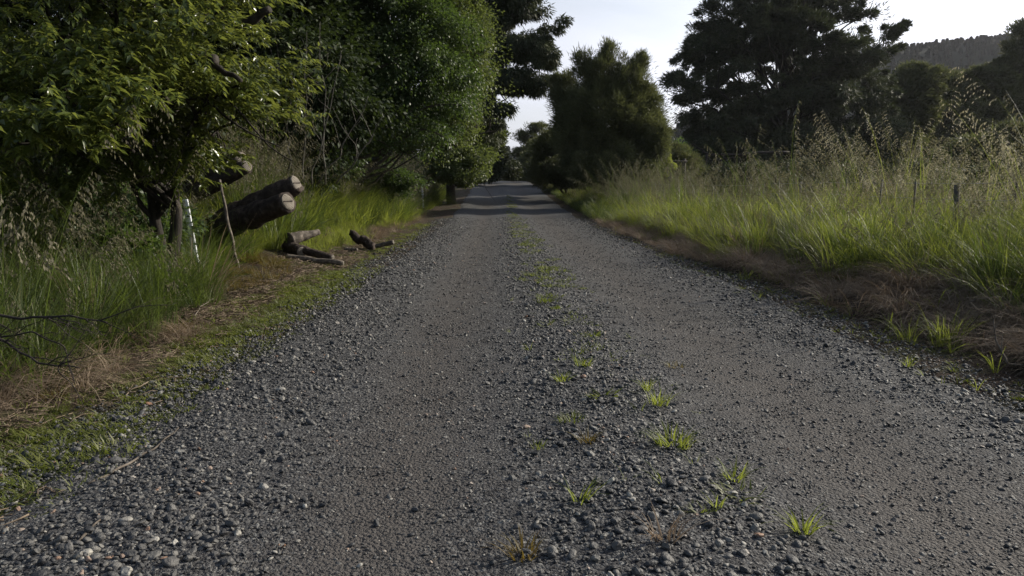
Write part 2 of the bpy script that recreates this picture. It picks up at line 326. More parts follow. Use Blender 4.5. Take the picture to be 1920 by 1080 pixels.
M['forest'] = leaf_mat('forest_needle', [(0.008,0.012,0.008),(0.018,0.024,0.014)], trans=0.05, tcol=(0.05,0.07,0.02), rough=0.8, spec=.2, instvar=0.8)

# ------------------------------------------------------------------ setting: ground, road, hills
def axis(lo, f0, f1, hi, step, grow=1.09, cap=60):
    mid = list(np.arange(f0, f1+1e-6, step)); s = step; a = mid[0]; left = []
    while a > lo: s = min(s*grow, cap); a -= s; left.append(a)
    s = step; b = mid[-1]; right = []
    while b < hi: s = min(s*grow, cap); b += s; right.append(b)
    return np.array(left[::-1]+mid+right)
def grid_mesh(name, X, Y, Z, mat, attr=None):
    ny, nx = X.shape; V = np.stack([X, Y, Z], -1).reshape(-1, 3)
    i = np.arange(ny-1)[:, None]*nx + np.arange(nx-1)[None]
    Q = np.stack([i, i+1, i+nx+1, i+nx], -1).reshape(-1, 4)
    me = mesh_np(name, V, Q, mats=[mat], smooth=True)
    if attr is not None:
        a = me.attributes.new("zone", 'FLOAT', 'POINT'); a.data.foreach_set("value", attr.ravel().astype(np.float32))
    return me
xs = axis(-380, -7, 8, 800, 0.07); ys = axis(-40, 0.6, 22, 800, 0.08, 1.05)
X, Y = np.meshgrid(xs, ys)
Z = G(X, Y)
ins = sstep(edge_l(Y)+0.10, edge_l(Y)+0.45, X)*sstep(edge_r(Y)-0.10, edge_r(Y)-0.45, X)
Z = Z - 0.12*ins
zone = np.maximum(sstep(5, 6.5, X), sstep(-4.2, -6, X))
tag(link('ground', grid_mesh('ground', X, Y, Z, M['ground'], zone)), 'soil and grass verges spreading out from the gravel road to the hills', 'ground', kind='structure')
ys2 = axis(-20, 0.6, 22, 170, 0.07, 1.04, 2.5); u = np.linspace(0, 1, 90)
U, Y2 = np.meshgrid(u, ys2)
X2 = edge_l(Y2) + (edge_r(Y2)-edge_l(Y2))*U
Z2 = G(X2, Y2) + 0.012 - 0.09*(1-sstep(0, 0.05, U)) - 0.09*sstep(0.95, 1, U) + 0.012*fbm(X2*9, Y2*9, 31, 2)
def rutzone(x): return np.clip(np.exp(-((x+0.45)/0.36)**2) + np.exp(-((x-1.75)/0.5)**2), 0, 1)
tag(link('road', grid_mesh('road', X2, Y2, Z2, M['road'], rutzone(X2))), 'straight grey gravel road with two packed wheel tracks', 'road', kind='structure')

def hill(name, xc, yc, wx, wy, h, seed, label):
    x = np.linspace(-1.6, 1.6, 90); y = np.linspace(-1.6, 1.6, 50); A, B = np.meshgrid(x, y)
    Zh = h*np.exp(-(A**2)*1.1)*np.exp(-(B**2)*1.6)*(1+0.35*fbm(A*1.7+seed, B*1.7, seed)) - 3
    return xc+A*wx, yc+B*wy, Zh
HR = hill('hill', 208, 300, 150, 80, 65, 3, '')
tag(link('hill', grid_mesh('hill', *HR, M['forest'])), 'long forested hill on the right skyline', 'hill', kind='structure')
HL = hill('hill', 0, 420, 150, 80, 22, 5, '')
tag(link('hill', grid_mesh('hill', *HL, M['forest'])), 'low blue hill at the end of the road', 'hill', kind='structure')

# ------------------------------------------------------------------ scatter (geometry nodes, only for stuff nobody could count)
def scatter(name, label, cat, P, rot, scl, idx, protos):
    n = len(P); me = bpy.data.meshes.new(name); me.vertices.add(n); me.vertices.foreach_set("co", np.asarray(P, np.float32).ravel())
    a = me.attributes.new("rot", 'FLOAT_VECTOR', 'POINT'); a.data.foreach_set("vector", np.asarray(rot, np.float32).ravel())
    a = me.attributes.new("scl", 'FLOAT_VECTOR', 'POINT'); a.data.foreach_set("vector", np.asarray(scl, np.float32).ravel())
    a = me.attributes.new("idx", 'INT', 'POINT'); a.data.foreach_set("value", np.asarray(idx, np.int32))
    o = link(name, me); tag(o, label, cat, kind='stuff')
    ng = bpy.data.node_groups.new(name, 'GeometryNodeTree')
    ng.interface.new_socket("Geometry", in_out='INPUT', socket_type='NodeSocketGeometry')
    ng.interface.new_socket("Geometry", in_out='OUTPUT', socket_type='NodeSocketGeometry')
    N, L = ng.nodes, ng.links; gi = N.new('NodeGroupInput'); go = N.new('NodeGroupOutput')
    ip = N.new('GeometryNodeInstanceOnPoints'); jg = N.new('GeometryNodeJoinGeometry')
    for p in protos:
        oi = N.new('GeometryNodeObjectInfo'); oi.inputs['Object'].default_value = p; oi.inputs['As Instance'].default_value = True
        L.new(oi.outputs['Geometry'], jg.inputs[0])
    def attr(nm, t):
        q = N.new('GeometryNodeInputNamedAttribute'); q.data_type = t; q.inputs['Name'].default_value = nm; return q.outputs['Attribute']
    er = N.new('FunctionNodeEulerToRotation'); L.new(attr('rot', 'FLOAT_VECTOR'), er.inputs[0])
    L.new(gi.outputs[0], ip.inputs['Points']); L.new(jg.outputs[0], ip.inputs['Instance']); ip.inputs['Pick Instance'].default_value = True
    L.new(attr('idx', 'INT'), ip.inputs['Instance Index']); L.new(er.outputs[0], ip.inputs['Rotation']); L.new(attr('scl', 'FLOAT_VECTOR'), ip.inputs['Scale'])
    L.new(ip.outputs[0], go.inputs[0])
    md = o.modifiers.new("scatter", 'NODES'); md.node_group = ng
    return o
def proto(name, me): return bpy.data.objects.new(name, me)

def blades(g, n, h, w, spread, lean, bend, r_, segs=4, base=(0,0,0), rnd=None, hv=.35, flop=0.0):
    """n curved grass blades round a base point."""
    az = r_.uniform(0, 2*np.pi, n); rad = spread*np.sqrt(r_.uniform(0, 1, n))
    b = np.stack([np.cos(az)*rad, np.sin(az)*rad, np.zeros(n)], 1) + np.asarray(base)
    da = az + r_.normal(0, .7, n); dr = np.stack([np.cos(da), np.sin(da), np.zeros(n)], 1)
    H = h*(1+hv*r_.uniform(-1, .8, n)); ln = lean*r_.uniform(.2, 1.4, n); bn = bend*r_.uniform(.2, 1.5, n)
    t = np.linspace(0, 1, segs+1)
    side = np.stack([-np.sin(da), np.cos(da), np.zeros(n)], 1)
    tw = r_.uniform(-1, 1, n)[:, None]; side = side*np.sqrt(1-.5*tw**2) + dr*tw*.7
    P = b[:, None] + dr[:, None]*(H[:, None]*(ln[:, None]*t + bn[:, None]*t**2))[..., None]
    zz = H[:, None]*(t - (0.45*bn[:, None]+flop)*t**3); P[:, :, 2] += np.maximum(zz, 0.004)
    ww = w*r_.uniform(.6, 1.3, n)[:, None]*(1-t[None]**1.8)*0.5 + 0.0004
    Lf = P - side[:, None]*ww[..., None]; Rt = P + side[:, None]*ww[..., None]
    V = np.stack([Lf, Rt], 2).reshape(n, (segs+1)*2, 3)
    k = np.arange(segs)*2; Q1 = np.stack([k, k+1, k+3, k+2], 1)
    Q = (np.arange(n)[:, None, None]*(segs+1)*2 + Q1[None]).reshape(-1, 4)
    rr = r_.uniform(0, 1, n) if rnd is None else rnd*np.ones(n)
    g.add(V.reshape(-1, 3), Q, None, np.repeat(rr, (segs+1)*2))
    return P

def tuft(name, mat, n, h, w, spread, lean, bend, seed, flop=0.0, segs=4):
    g = Geo(); blades(g, n, h, w, spread, lean, bend, np.random.default_rng(seed), segs, flop=flop)
    return g.mesh(name, [mat])

def seed_grass(name, seed, n=7, h=1.2, stemw=0.004, blade=True, mat=None, seedn=5, big=1.15, sm='seed_dull'):
    """Tall flowering stems with drooping panicles."""
    r_ = np.random.default_rng(seed); g = Geo()
    P = blades(g, n, h, stemw*1.5, 0.12, 0.16, 0.30, r_, 8, hv=.5)
    if blade: blades(g, 14, h*.5, 0.008, 0.10, 0.25, 0.5, r_, 4)
    k0 = len(g.Q)
    nq = sum(len(q) for q in g.Q)
    # spikelets
    C, D = [], []
    for s in range(n):
        top = P[s, -1]; pre = P[s, -3]; ax = top-pre
        dirh = np.array([ax[0], ax[1], 0]); dirh /= np.linalg.norm(dirh)+1e-6
        for b in range(9):
            t = b/9; bp = pre + ax*t*1.02; a = r_.uniform(0, 6.28); L = 0.17*h*(1-t*.75)*r_.uniform(.25, 1.1)
            o = np.array([math.cos(a), math.sin(a), 0])*0.5 + dirh*0.8; o /= np.linalg.norm(o)
            for q in range(seedn):
                f = (q+1)/seedn; C.append(bp + o*L*f + np.array([0, 0, L*(0.35*f-0.9*f*f)])); D.append(o*0.4+np.array([0, 0, -1.0])+r_.normal(size=3)*.3)
    C = np.array(C); D = np.array(D); D /= np.linalg.norm(D, axis=1)[:, None]
    sd_ = np.cross(D, r_.normal(size=D.shape)); sd_ /= np.linalg.norm(sd_, axis=1)[:, None]
    L = r_.uniform(.012, .024, len(C))[:, None]*big; w = L*.24
    V = np.stack([C, C+D*L*.5+sd_*w, C+D*L, C+D*L*.5-sd_*w], 1).reshape(-1, 3)
    g.add(V, np.arange(len(V)).reshape(-1, 4), None, np.repeat(r_.uniform(0, 1, len(C)), 4))
    me = g.mesh(name, [mat or M['grass'], M[sm]])
    mi = np.zeros(len(me.polygons), np.int32); mi[nq:] = 1; me.polygons.foreach_set("material_index", mi)
    return me

def pts_in(x0, x1, y0, y1, dens, keep=None):
    n = int((x1-x0)*(y1-y0)*dens); x = rng.uniform(x0, x1, n); y = rng.uniform(y0, y1, n)
    if keep is not None: k = keep(x, y) > rng.uniform(0, 1, n); x, y = x[k], y[k]
    return x, y
KEEP = [(-4.1, 9.9, .2), (-4.15, 11.6, .32), (-3.75, 11.5, .3), (-4.6, 12.1, .3), (-3.75, 12.7, .45), (-3.2, 12.7, .55), (-2.9, 15.4, .6), (-3.7, 13.2, .4)]
FP0 = gp(794, 397, 0); KEEP += [(FP0[0], FP0[1]-k*.9, .45) for k in range(4)]
def place(name, label, cat, zones, protos, smin, smax, tilt=0.12, sink=0.01, squash=.2):
    x = np.concatenate([z[0] for z in zones]); y = np.concatenate([z[1] for z in zones])
    if smax > .9 and 'litter' not in name and 'low' not in name:
        k = np.ones(len(x), bool)
        for a, b, r in KEEP: k &= (x-a)**2+(y-b)**2 > r*r
        x, y = x[k], y[k]
    n = len(x)
    P = np.stack([x, y, G(x, y)-sink], 1); rot = np.stack([rng.normal(0, tilt, n), rng.normal(0, tilt, n), rng.uniform(0, 6.28, n)], 1)
    s = rng.uniform(smin, smax, n)*(1+.5*fbm(x*.8, y*.8, 40)); sc = np.stack([s, s, s*rng.uniform(1-squash, 1+squash, n)], 1)
    print(name, n)
    return scatter(name, label, cat, P, rot, sc, rng.integers(0, len(protos), n), protos)

# ------------------------------------------------------------------ gravel stones
import bmesh
def stone_proto(i):
    r_ = np.random.default_rng(100+i); bm = bmesh.new(); bmesh.ops.create_icosphere(bm, subdivisions=2, radius=1.0)
    V = np.array([v.co[:] for v in bm.verts])
    for k in range(9 if i % 3 else 4):
        nn = r_.normal(size=3); nn /= np.linalg.norm(nn); c = r_.uniform(.55, .85); d = V@nn
        V = V - np.maximum(d-c, 0)[:, None]*nn
    V *= 1+0.05*r_.normal(size=(len(V), 1)); V *= np.array([1, r_.uniform(.6, .9), r_.uniform(.4, .65)])
    for v, c in zip(bm.verts, V): v.co = c
    me = bpy.data.meshes.new('stone'); bm.to_mesh(me); bm.free(); me.materials.append(M['stone'])
    if i % 3 == 0:
        for p in me.polygons: p.use_smooth = True
    return proto('stone', me)
stones = [stone_proto(i) for i in range(8)]
def coarse(x, y):
    ridge = np.exp(-((x-0.60-.04*np.sin(y))/0.48)**4); lm = sstep(-0.75, -1.15, x); rm = sstep(2.25, 2.8, x)*.75
    return np.clip(ridge+lm+rm, 0, 1)
def patchy(x, y): return np.clip(0.75+1.6*fbm(x*1.6, y*1.6, 77), 0.12, 1)
def onroad(x, y): return sstep(edge_l(y)-0.55, edge_l(y)+0.05, x)*sstep(edge_r(y)+0.4, edge_r(y)-0.1, x)
SX, SY, SS = [], [], []
for (y0, y1, dc, dr, s0) in ((1.4, 4.5, 2300, 2600, .0086), (4.5, 8, 1500, 1700, .0102), (8, 14, 650, 600, .0135), (14, 28, 200, 150, .020)):
    x, y = pts_in(-2.9, 3.9, y0, y1, dc, lambda x, y: onroad(x, y)*coarse(x, y)*patchy(x, y))
    s = s0*np.exp(rng.normal(0, .38, len(x)))*(1+.35*sstep(3.4, 1.8, y)); SX.append(x); SY.append(y); SS.append(np.clip(s, .003, .03))
    x, y = pts_in(-2.9, 3.9, y0, y1, dr, lambda x, y: onroad(x, y)*(1-.45*coarse(x, y))*np.clip(.75+1.3*fbm(x*1.1, y*.7, 79), .2, 1))
    s = s0*.58*np.exp(rng.normal(0, .45, len(x))); SX.append(x); SY.append(y); SS.append(np.clip(s, .002, .02))
# sparse big stones, thickest on the loose ridge near the camera
x, y = pts_in(-2.6, 3.3, 1.4, 9, 46, lambda x, y: coarse(x, y)*onroad(x, y)*(.35+.65*sstep(5, 2.5, y)))
SX.append(x); SY.append(y); SS.append(rng.uniform(.015, .031, len(x)))
x = np.concatenate(SX); y = np.concatenate(SY); s = np.concatenate(SS); n = len(x); print('stones', n)
P = np.stack([x, y, G(x, y)+0.012+s*rng.uniform(-.05, .45, n)], 1)
rot = np.stack([rng.normal(0, .35, n), rng.normal(0, .35, n), rng.uniform(0, 6.28, n)], 1)
scatter('gravel', 'loose dark grey crushed gravel lying over the road', 'gravel', P, rot, s[:, None]*rng.uniform(.75, 1.25, (n, 3)), rng.integers(0, 8, n), stones)

# ------------------------------------------------------------------ ground cover
P_g = [proto('tuft', tuft('tuft', M['grass'], 70, .40, .0055, .13, .28, .55, 10+i)) for i in range(4)]
P_gb = [proto('tuft', tuft('tuft', M['grass_bright'], 70, .36+.05*(i-1.5), .0048, .15, .34, .6, 20+i)) for i in range(4)]
P_sd = [proto('tuft', seed_grass('tuft', 30+i, n=8, h=1.15, seedn=8)) for i in range(4)]
P_tall = [proto('tuft', seed_grass('tuft', 40+i, n=8, h=1.5, mat=M['grass_bright'], stemw=.0038, seedn=7, big=1.4, sm='seed')) for i in range(4)]
P_dry = [proto('tuft', tuft('tuft', M['grass_dry'], 80, .32, .005, .12, .5, 1.1, 50+i, flop=.25)) for i in range(4)]
P_low = [proto('tuft', tuft('tuft', M['moss'], 26, .024, .0050, .045, .8, .6, 60+i, segs=2)) for i in range(4)]
P_or = [proto('tuft', tuft('tuft', M['orange'], 40, .14, .005, .09, .6, .7, 70+i, segs=3)) for i in range(3)]
P_mix = [proto('tuft', tuft('tuft', M[mm_], 40, .42, .0045, .12, .3, .7, 90+i)) for i, mm_ in enumerate(('seed_dull', 'grass_dry'))]
P_thin = [proto('tuft', tuft('tuft', M['grass_bright'], 7, .11, .004, .02, .5, .7, 75+i, segs=3)) for i in range(3)]

# left: dark green grass, seeding bank beyond
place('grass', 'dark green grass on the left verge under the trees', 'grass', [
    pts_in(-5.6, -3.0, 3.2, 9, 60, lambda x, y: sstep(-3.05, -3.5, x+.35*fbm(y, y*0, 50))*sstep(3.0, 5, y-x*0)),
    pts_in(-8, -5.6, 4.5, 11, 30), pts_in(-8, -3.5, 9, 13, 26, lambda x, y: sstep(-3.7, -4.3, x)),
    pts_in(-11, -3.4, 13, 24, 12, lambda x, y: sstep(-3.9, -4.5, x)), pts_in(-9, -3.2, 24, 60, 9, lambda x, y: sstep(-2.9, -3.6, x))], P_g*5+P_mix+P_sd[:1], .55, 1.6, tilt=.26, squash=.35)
place('grass', 'long shaggy green grass covering the left bank', 'grass', [pts_in(-8, -3.8, 13.2, 26, 17, lambda x, y: sstep(-3.8, -4.5, x)), pts_in(-7, -3.1, 24, 50, 15, lambda x, y: sstep(-3.0, -3.7, x)), pts_in(-5.9, -4.5, 7.8, 9.2, 16), pts_in(-6.0, -5.0, 9.2, 12.5, 12)], P_g+P_gb, 1.4, 2.5, tilt=.22)
place('grass', 'tall seeding grass on the left bank beyond the logs', 'grass', [
    pts_in(-8, -4.0, 13.8, 26, 17, lambda x, y: sstep(-4.1, -4.8, x)), pts_in(-8, -3.4, 26, 45, 9), pts_in(-7.5, -4.2, 6.5, 13.5, 3.5, lambda x, y: sstep(-4.4, -5.2, x)), pts_in(-6, -3.9, 3.8, 7, 4)], P_sd, .75, 1.35)
place('grass', 'tallest brown seeding grass at the top of the left bank', 'grass', [pts_in(-7.5, -4.6, 13.6, 24, 9), pts_in(-7, -4, 24, 40, 6)], P_sd, 1.3, 1.9, tilt=.2)
place('grass', 'bright yellow green grass along the left edge further up the road', 'grass', [
    pts_in(-4.6, -3.2, 14.5, 20, 22, lambda x, y: .7+0*x), pts_in(-6.0, -2.9, 23, 48, 18, lambda x, y: sstep(-2.8, -3.4, x)), pts_in(-4.9, -3.9, 10, 14, 30)], P_gb, .6, 1.1)
# right bank
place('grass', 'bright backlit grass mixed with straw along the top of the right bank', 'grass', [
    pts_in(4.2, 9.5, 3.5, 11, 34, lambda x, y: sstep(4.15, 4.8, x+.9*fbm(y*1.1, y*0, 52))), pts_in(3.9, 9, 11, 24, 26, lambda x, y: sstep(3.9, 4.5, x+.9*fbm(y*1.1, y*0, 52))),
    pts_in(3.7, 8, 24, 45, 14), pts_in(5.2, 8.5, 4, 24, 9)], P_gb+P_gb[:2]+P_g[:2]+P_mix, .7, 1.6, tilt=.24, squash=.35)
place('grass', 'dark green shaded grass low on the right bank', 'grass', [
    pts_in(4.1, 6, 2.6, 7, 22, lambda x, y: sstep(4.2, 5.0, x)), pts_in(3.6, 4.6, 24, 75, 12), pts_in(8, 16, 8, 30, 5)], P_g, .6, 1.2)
place('grass', 'tall grass with drooping seed heads on the right', 'grass', [
    pts_in(4.9, 8.5, 5.5, 11, 5.5, lambda x, y: sstep(5.2, 6.2, x)*np.clip(.3+3*fbm(x*.7, y*.7, 91), 0, 1)), pts_in(5.8, 7.2, 7.2, 9.0, 6), pts_in(6.5, 9, 10, 16, 3)], P_tall, .65, 1.2, tilt=.16)
place('grass', 'seeding grass along the right fence further away', 'grass', [
    pts_in(5.0, 8, 8, 26, 3.2, lambda x, y: np.clip(.6+2.5*fbm(x*.6, y*.6, 93), 0, 1)), pts_in(4.6, 7.5, 26, 45, 6), pts_in(7, 11, 6, 22, 2), pts_in(4.5, 5.4, 5, 24, 1.3)], P_sd, .7, 1.4, tilt=.2)
place('dry_grass', 'brown dead grass on the cut face of the right bank', 'dry grass', [
    pts_in(3.6, 5.3, 3.2, 12, 62, lambda x, y: sstep(3.55, 3.95, x+.4*fbm(y*1.3, y*0, 53))*sstep(4.9, 4.3, x+.9*fbm(y*1.1, y*0, 52))*np.clip(.7+1.6*fbm(x*.8, y*.8, 54), 0, 1)),
    pts_in(3.45, 4.4, 12, 26, 26, lambda x, y: .6+0*x), pts_in(-3.6, -2.7, 2.4, 7, 10, lambda x, y: sstep(-2.6, -3.0, x)), pts_in(-3.5, -2.9, 17, 30, 10)], P_dry, .6, 1.15)
place('low_weeds', 'low yellow green weeds growing in a strip beside the gravel', 'weeds', [
    pts_in(-3.2, -1.7, 2.4, 12, 460, lambda x, y: np.exp(-((x+2.34)/.50)**2)*np.clip(.6+2.8*fbm(x*2.2, y*1.6, 60), 0, 1)),
    pts_in(-3.6, -2.0, 12, 26, 90, lambda x, y: np.clip(.45+2*fbm(x*2, y*2, 61), 0, 1)),
    pts_in(2.9, 4.1, 3, 24, 110, lambda x, y: np.exp(-((x-3.5)/.3)**2)*np.clip(.4+2.2*fbm(x*2, y*2, 62), 0, 1)),
    pts_in(.25, 1.1, 2.6, 30, 190, lambda x, y: np.exp(-((x-.68)/.28)**2)*np.clip(.0+3.0*fbm(x*1.2, y*.7, 63), 0, 1)*sstep(0, 6, y))], P_low, .8, 1.9)
place('grass_sprigs', 'thin scattered grass sprigs at the road edges', 'grass', [
    pts_in(3.4, 5.2, 3, 22, 40, lambda x, y: np.exp(-((x-4.0)/.5)**2)*np.clip(.3+2.5*fbm(x, y, 71), 0, 1))], P_thin, .8, 2.4)
place('low_weeds', 'low green weeds growing along the loose ridge in the middle of the road', 'weeds', [pts_in(.3, 1.15, 2.6, 9, 36, lambda x, y: np.exp(-((x-.72)/.24)**2)*np.clip(.1+3.2*fbm(x*1.5, y*.9, 64), 0, 1)), pts_in(.35, 1.15, 9, 45, 22, lambda x, y: np.exp(-((x-.72)/.24)**2)*np.clip(.3+3*fbm(x*1.5, y*.6, 65), 0, 1))], P_low, 1.2, 2.4, sink=-.012)
place('grass_sprigs', 'very short grass sprigs among the weeds on the left and along the road middle', 'grass', [pts_in(-3.2, -1.9, 2.4, 10, 26), pts_in(.1, 1.2, 3, 16, 5.0), pts_in(2.9, 3.6, 3, 14, 14)], P_thin, .3, .9)
place('orange_weeds', 'orange brown wilted weeds beside the left verge', 'weeds', [
    pts_in(-4.1, -3.1, 9.5, 12.5, 34), pts_in(-3.2, -2.9, 6.6, 7.6, 22), pts_in(-3.2, -2.8, 4.6, 5.4, 10), pts_in(-3.6, -3.1, 26, 33, 16), pts_in(3.7, 4.2, 9, 15, 12)], P_or, .6, 1.3)
# litter: short dead twigs and stalks
def litter_proto(i):
    g = Geo(); r_ = np.random.default_rng(200+i)
    for k in range(9):
        a = r_.uniform(0, 6.28); L = r_.uniform(.04, .16); c = r_.uniform(-.1, .1, 3)*[1, 1, 0]+[0, 0, .006]
        d = np.array([math.cos(a), math.sin(a), r_.uniform(-.1, .15)])*L/2; q = curve_pts(c-d, c+d, 4, wig=.06, seed=i*50+k)
        tube(g, q, r_.uniform(.0012, .003), 3, rnd=r_.uniform())
    return proto('litter', g.mesh('litter', [M['grass_dry']]))
P_li = [litter_proto(i) for i in range(4)]
place('litter', 'brown twigs, dead stalks and bark litter left of the weeds', 'litter', [
    pts_in(-3.5, -2.5, 2.4, 14, 120, lambda x, y: np.exp(-((x+3.0)/.33)**2)), pts_in(-3.9, -2.6, 12, 19, 50), pts_in(3.4, 4.2, 3, 12, 22), pts_in(-2.6, -1.9, 2.4, 8, 12)], P_li, .7, 1.6, tilt=.08, sink=-.003)

# ------------------------------------------------------------------ trees
def unit(v): return v/(np.linalg.norm(v, axis=-1, keepdims=True)+1e-9)
def leaves(g, C, D, N, L, Wd, r_, shape='leaf', rnd=None):
    """Leaf blades at C pointing along D with face normal N."""
    n = len(C); D = unit(D); S_ = unit(np.cross(D, N)); N = np.cross(S_, D)
    L = L*r_.uniform(.6, 1.25, n)[:, None]; w = Wd*r_.uniform(.7, 1.2, n)[:, None]*.5
    rr = r_.uniform(0, 1, n) if rnd is None else rnd
    if shape == 'leaf':           # two halves folded along the midrib
        m1 = C + D*L*.45 - N*w*.3; tip = C+D*L-N*L*.18
        V = np.stack([C, C+D*L*.4+S_*w+N*w*.25, tip, C+D*L*.4-S_*w+N*w*.25, m1], 1)
        k = np.arange(n)[:, None]*5; T = np.stack([k+0, k+1, k+4, k+1, k+2, k+4, k+2, k+3, k+4, k+3, k+0, k+4], 1).reshape(-1, 3)
        g.add(V.reshape(-1, 3), None, T, np.repeat(rr, 5))
    elif shape == 'diamond':
        V = np.stack([C, C+D*L*.42+S_*w, C+D*L-N*L*.12, C+D*L*.42-S_*w], 1)
        g.add(V.reshape(-1, 3), np.arange(n*4).reshape(-1, 4), None, np.repeat(rr, 4))
    else:                         # needle spray
        V = np.stack([C-S_*w, C+S_*w, C+D*L], 1)
        g.add(V.reshape(-1, 3), None, np.arange(n*3).reshape(-1, 3), np.repeat(rr, 3))

def shell(r_, blobs, n, inner=.35):
    """Points inside a set of ellipsoids (centre, radii), more of them near the surface."""
    vol = np.array([(b[1][0]*b[1][1]*b[1][2])**.8 for b in blobs]); which = r_.choice(len(blobs), n, p=vol/vol.sum())
    c = np.array([b[0] for b in blobs])[which]; ra = np.array([b[1] for b in blobs])[which]
    d = unit(r_.normal(size=(n, 3))); rad = (inner + (1-inner)*r_.uniform(0, 1, n)**.6)[:, None]
    return c + d*ra*rad, d, which

def limbs(g, base, heads, r0, ctr, r_, n_limb=30, trunk_frac=.75, stems=1, lean=(0,0)):
    """Tapered trunk(s) with limbs curving to chosen clump centres."""
    base = np.asarray(base, float); zt = base[2] + (heads[:, 2].max()-base[2])*trunk_frac
    trunks = []
    for s in range(stems):
        top = np.array([ctr[0]+lean[0]+(s-(stems-1)/2)*.5*(ctr[2]-base[2])*.35, ctr[1]+lean[1], zt])
        b = base + np.array([(s-(stems-1)/2)*r0*1.3, 0, -0.2])
        tp = curve_pts(b, top, 9, wig=.02, seed=int(r_.integers(1e6)))
        tube(g, tp, np.linspace(r0, r0*.28, 9)*(1+.35*np.exp(-np.arange(9)*1.5)), 10, wob=.05, seed=s); trunks.append(tp)
    pick = r_.choice(len(heads), min(n_limb, len(heads)), replace=False)
    for h in heads[pick]:
        tp = trunks[int(r_.integers(stems))]; hz = np.clip((h[2]-base[2])/(zt-base[2])*.75-.05, .12, .95); i = int(hz*8); st = tp[i]
        L = np.linalg.norm(h-st); rr = min(r0*.5, max(.008, .016*L+.004))
        q = curve_pts(st, h, 7, sag=-.06, wig=.03, seed=int(r_.integers(1e6))); tube(g, q, np.linspace(rr, rr*.25, 7), 5, cap=False)
        for t in range(2):
            j = int(r_.integers(2, 6)); e = q[j] + r_.normal(size=3)*L*.16; tube(g, curve_pts(q[j], e, 4, wig=.05, seed=int(r_.integers(1e6))), np.linspace(rr*.4, rr*.12, 4), 4, cap=False)

def tree(name, label, cat, base, blobs, mat, n_leaf, L, Wd, n_clump, clump_r, seed, shape='diamond', r0=.15, bark='bark_far', flat=.6, droop=.2, updir=0, group=None,
         n_limb=30, stems=1, inner=.35, nup=.8, rough_edge=1.0, trunk_frac=.7):
    r_ = np.random.default_rng(seed); base = np.asarray(base, float)
    e = empty(name, base, label, cat, group)
    H, hd, wh = shell(r_, blobs, n_clump, inner)
    H = H[H[:, 2] > G(H[:, 0], H[:, 1])+.05]; nc = len(H)
    ctr = np.average([b[0] for b in blobs], axis=0, weights=[b[1][0]*b[1][2] for b in blobs])
    gb = Geo(); limbs(gb, base, H, r0, ctr, r_, n_limb, trunk_frac, stems)
    link('trunk', gb.mesh('trunk', [M[bark]], True, base), e)
    k = r_.integers(0, nc, n_leaf); cr = clump_r*np.exp(r_.normal(0, .3*rough_edge, nc))
    d = unit(r_.normal(size=(n_leaf, 3))); d = d*(r_.uniform(0, 1, n_leaf)**.5)[:, None]
    C = H[k] + d*cr[k][:, None]*np.array([1, 1, flat])
    outw = unit(H[k]-ctr)
    D = outw*.7 + d*1.0 + r_.normal(size=d.shape)*.45 + np.array([0, 0, updir-droop])
    N = np.array([0, 0, nup]) + outw*.4 + r_.normal(size=d.shape)*.55
    ct = r_.uniform(0, 1, nc); rn = np.clip(.5*ct[k]+.5*r_.uniform(0, 1, n_leaf), 0, 1)
    g = Geo(); leaves(g, C, D, N, L, Wd, r_, shape, rn)
    link('crown', g.mesh('crown', [mat], off=base), e)
    return e

def B(px, py, d, r): return (W(px, py, d), r)
def gb_(x, y, dz=0): return (x, y, float(G(x, y))+dz)

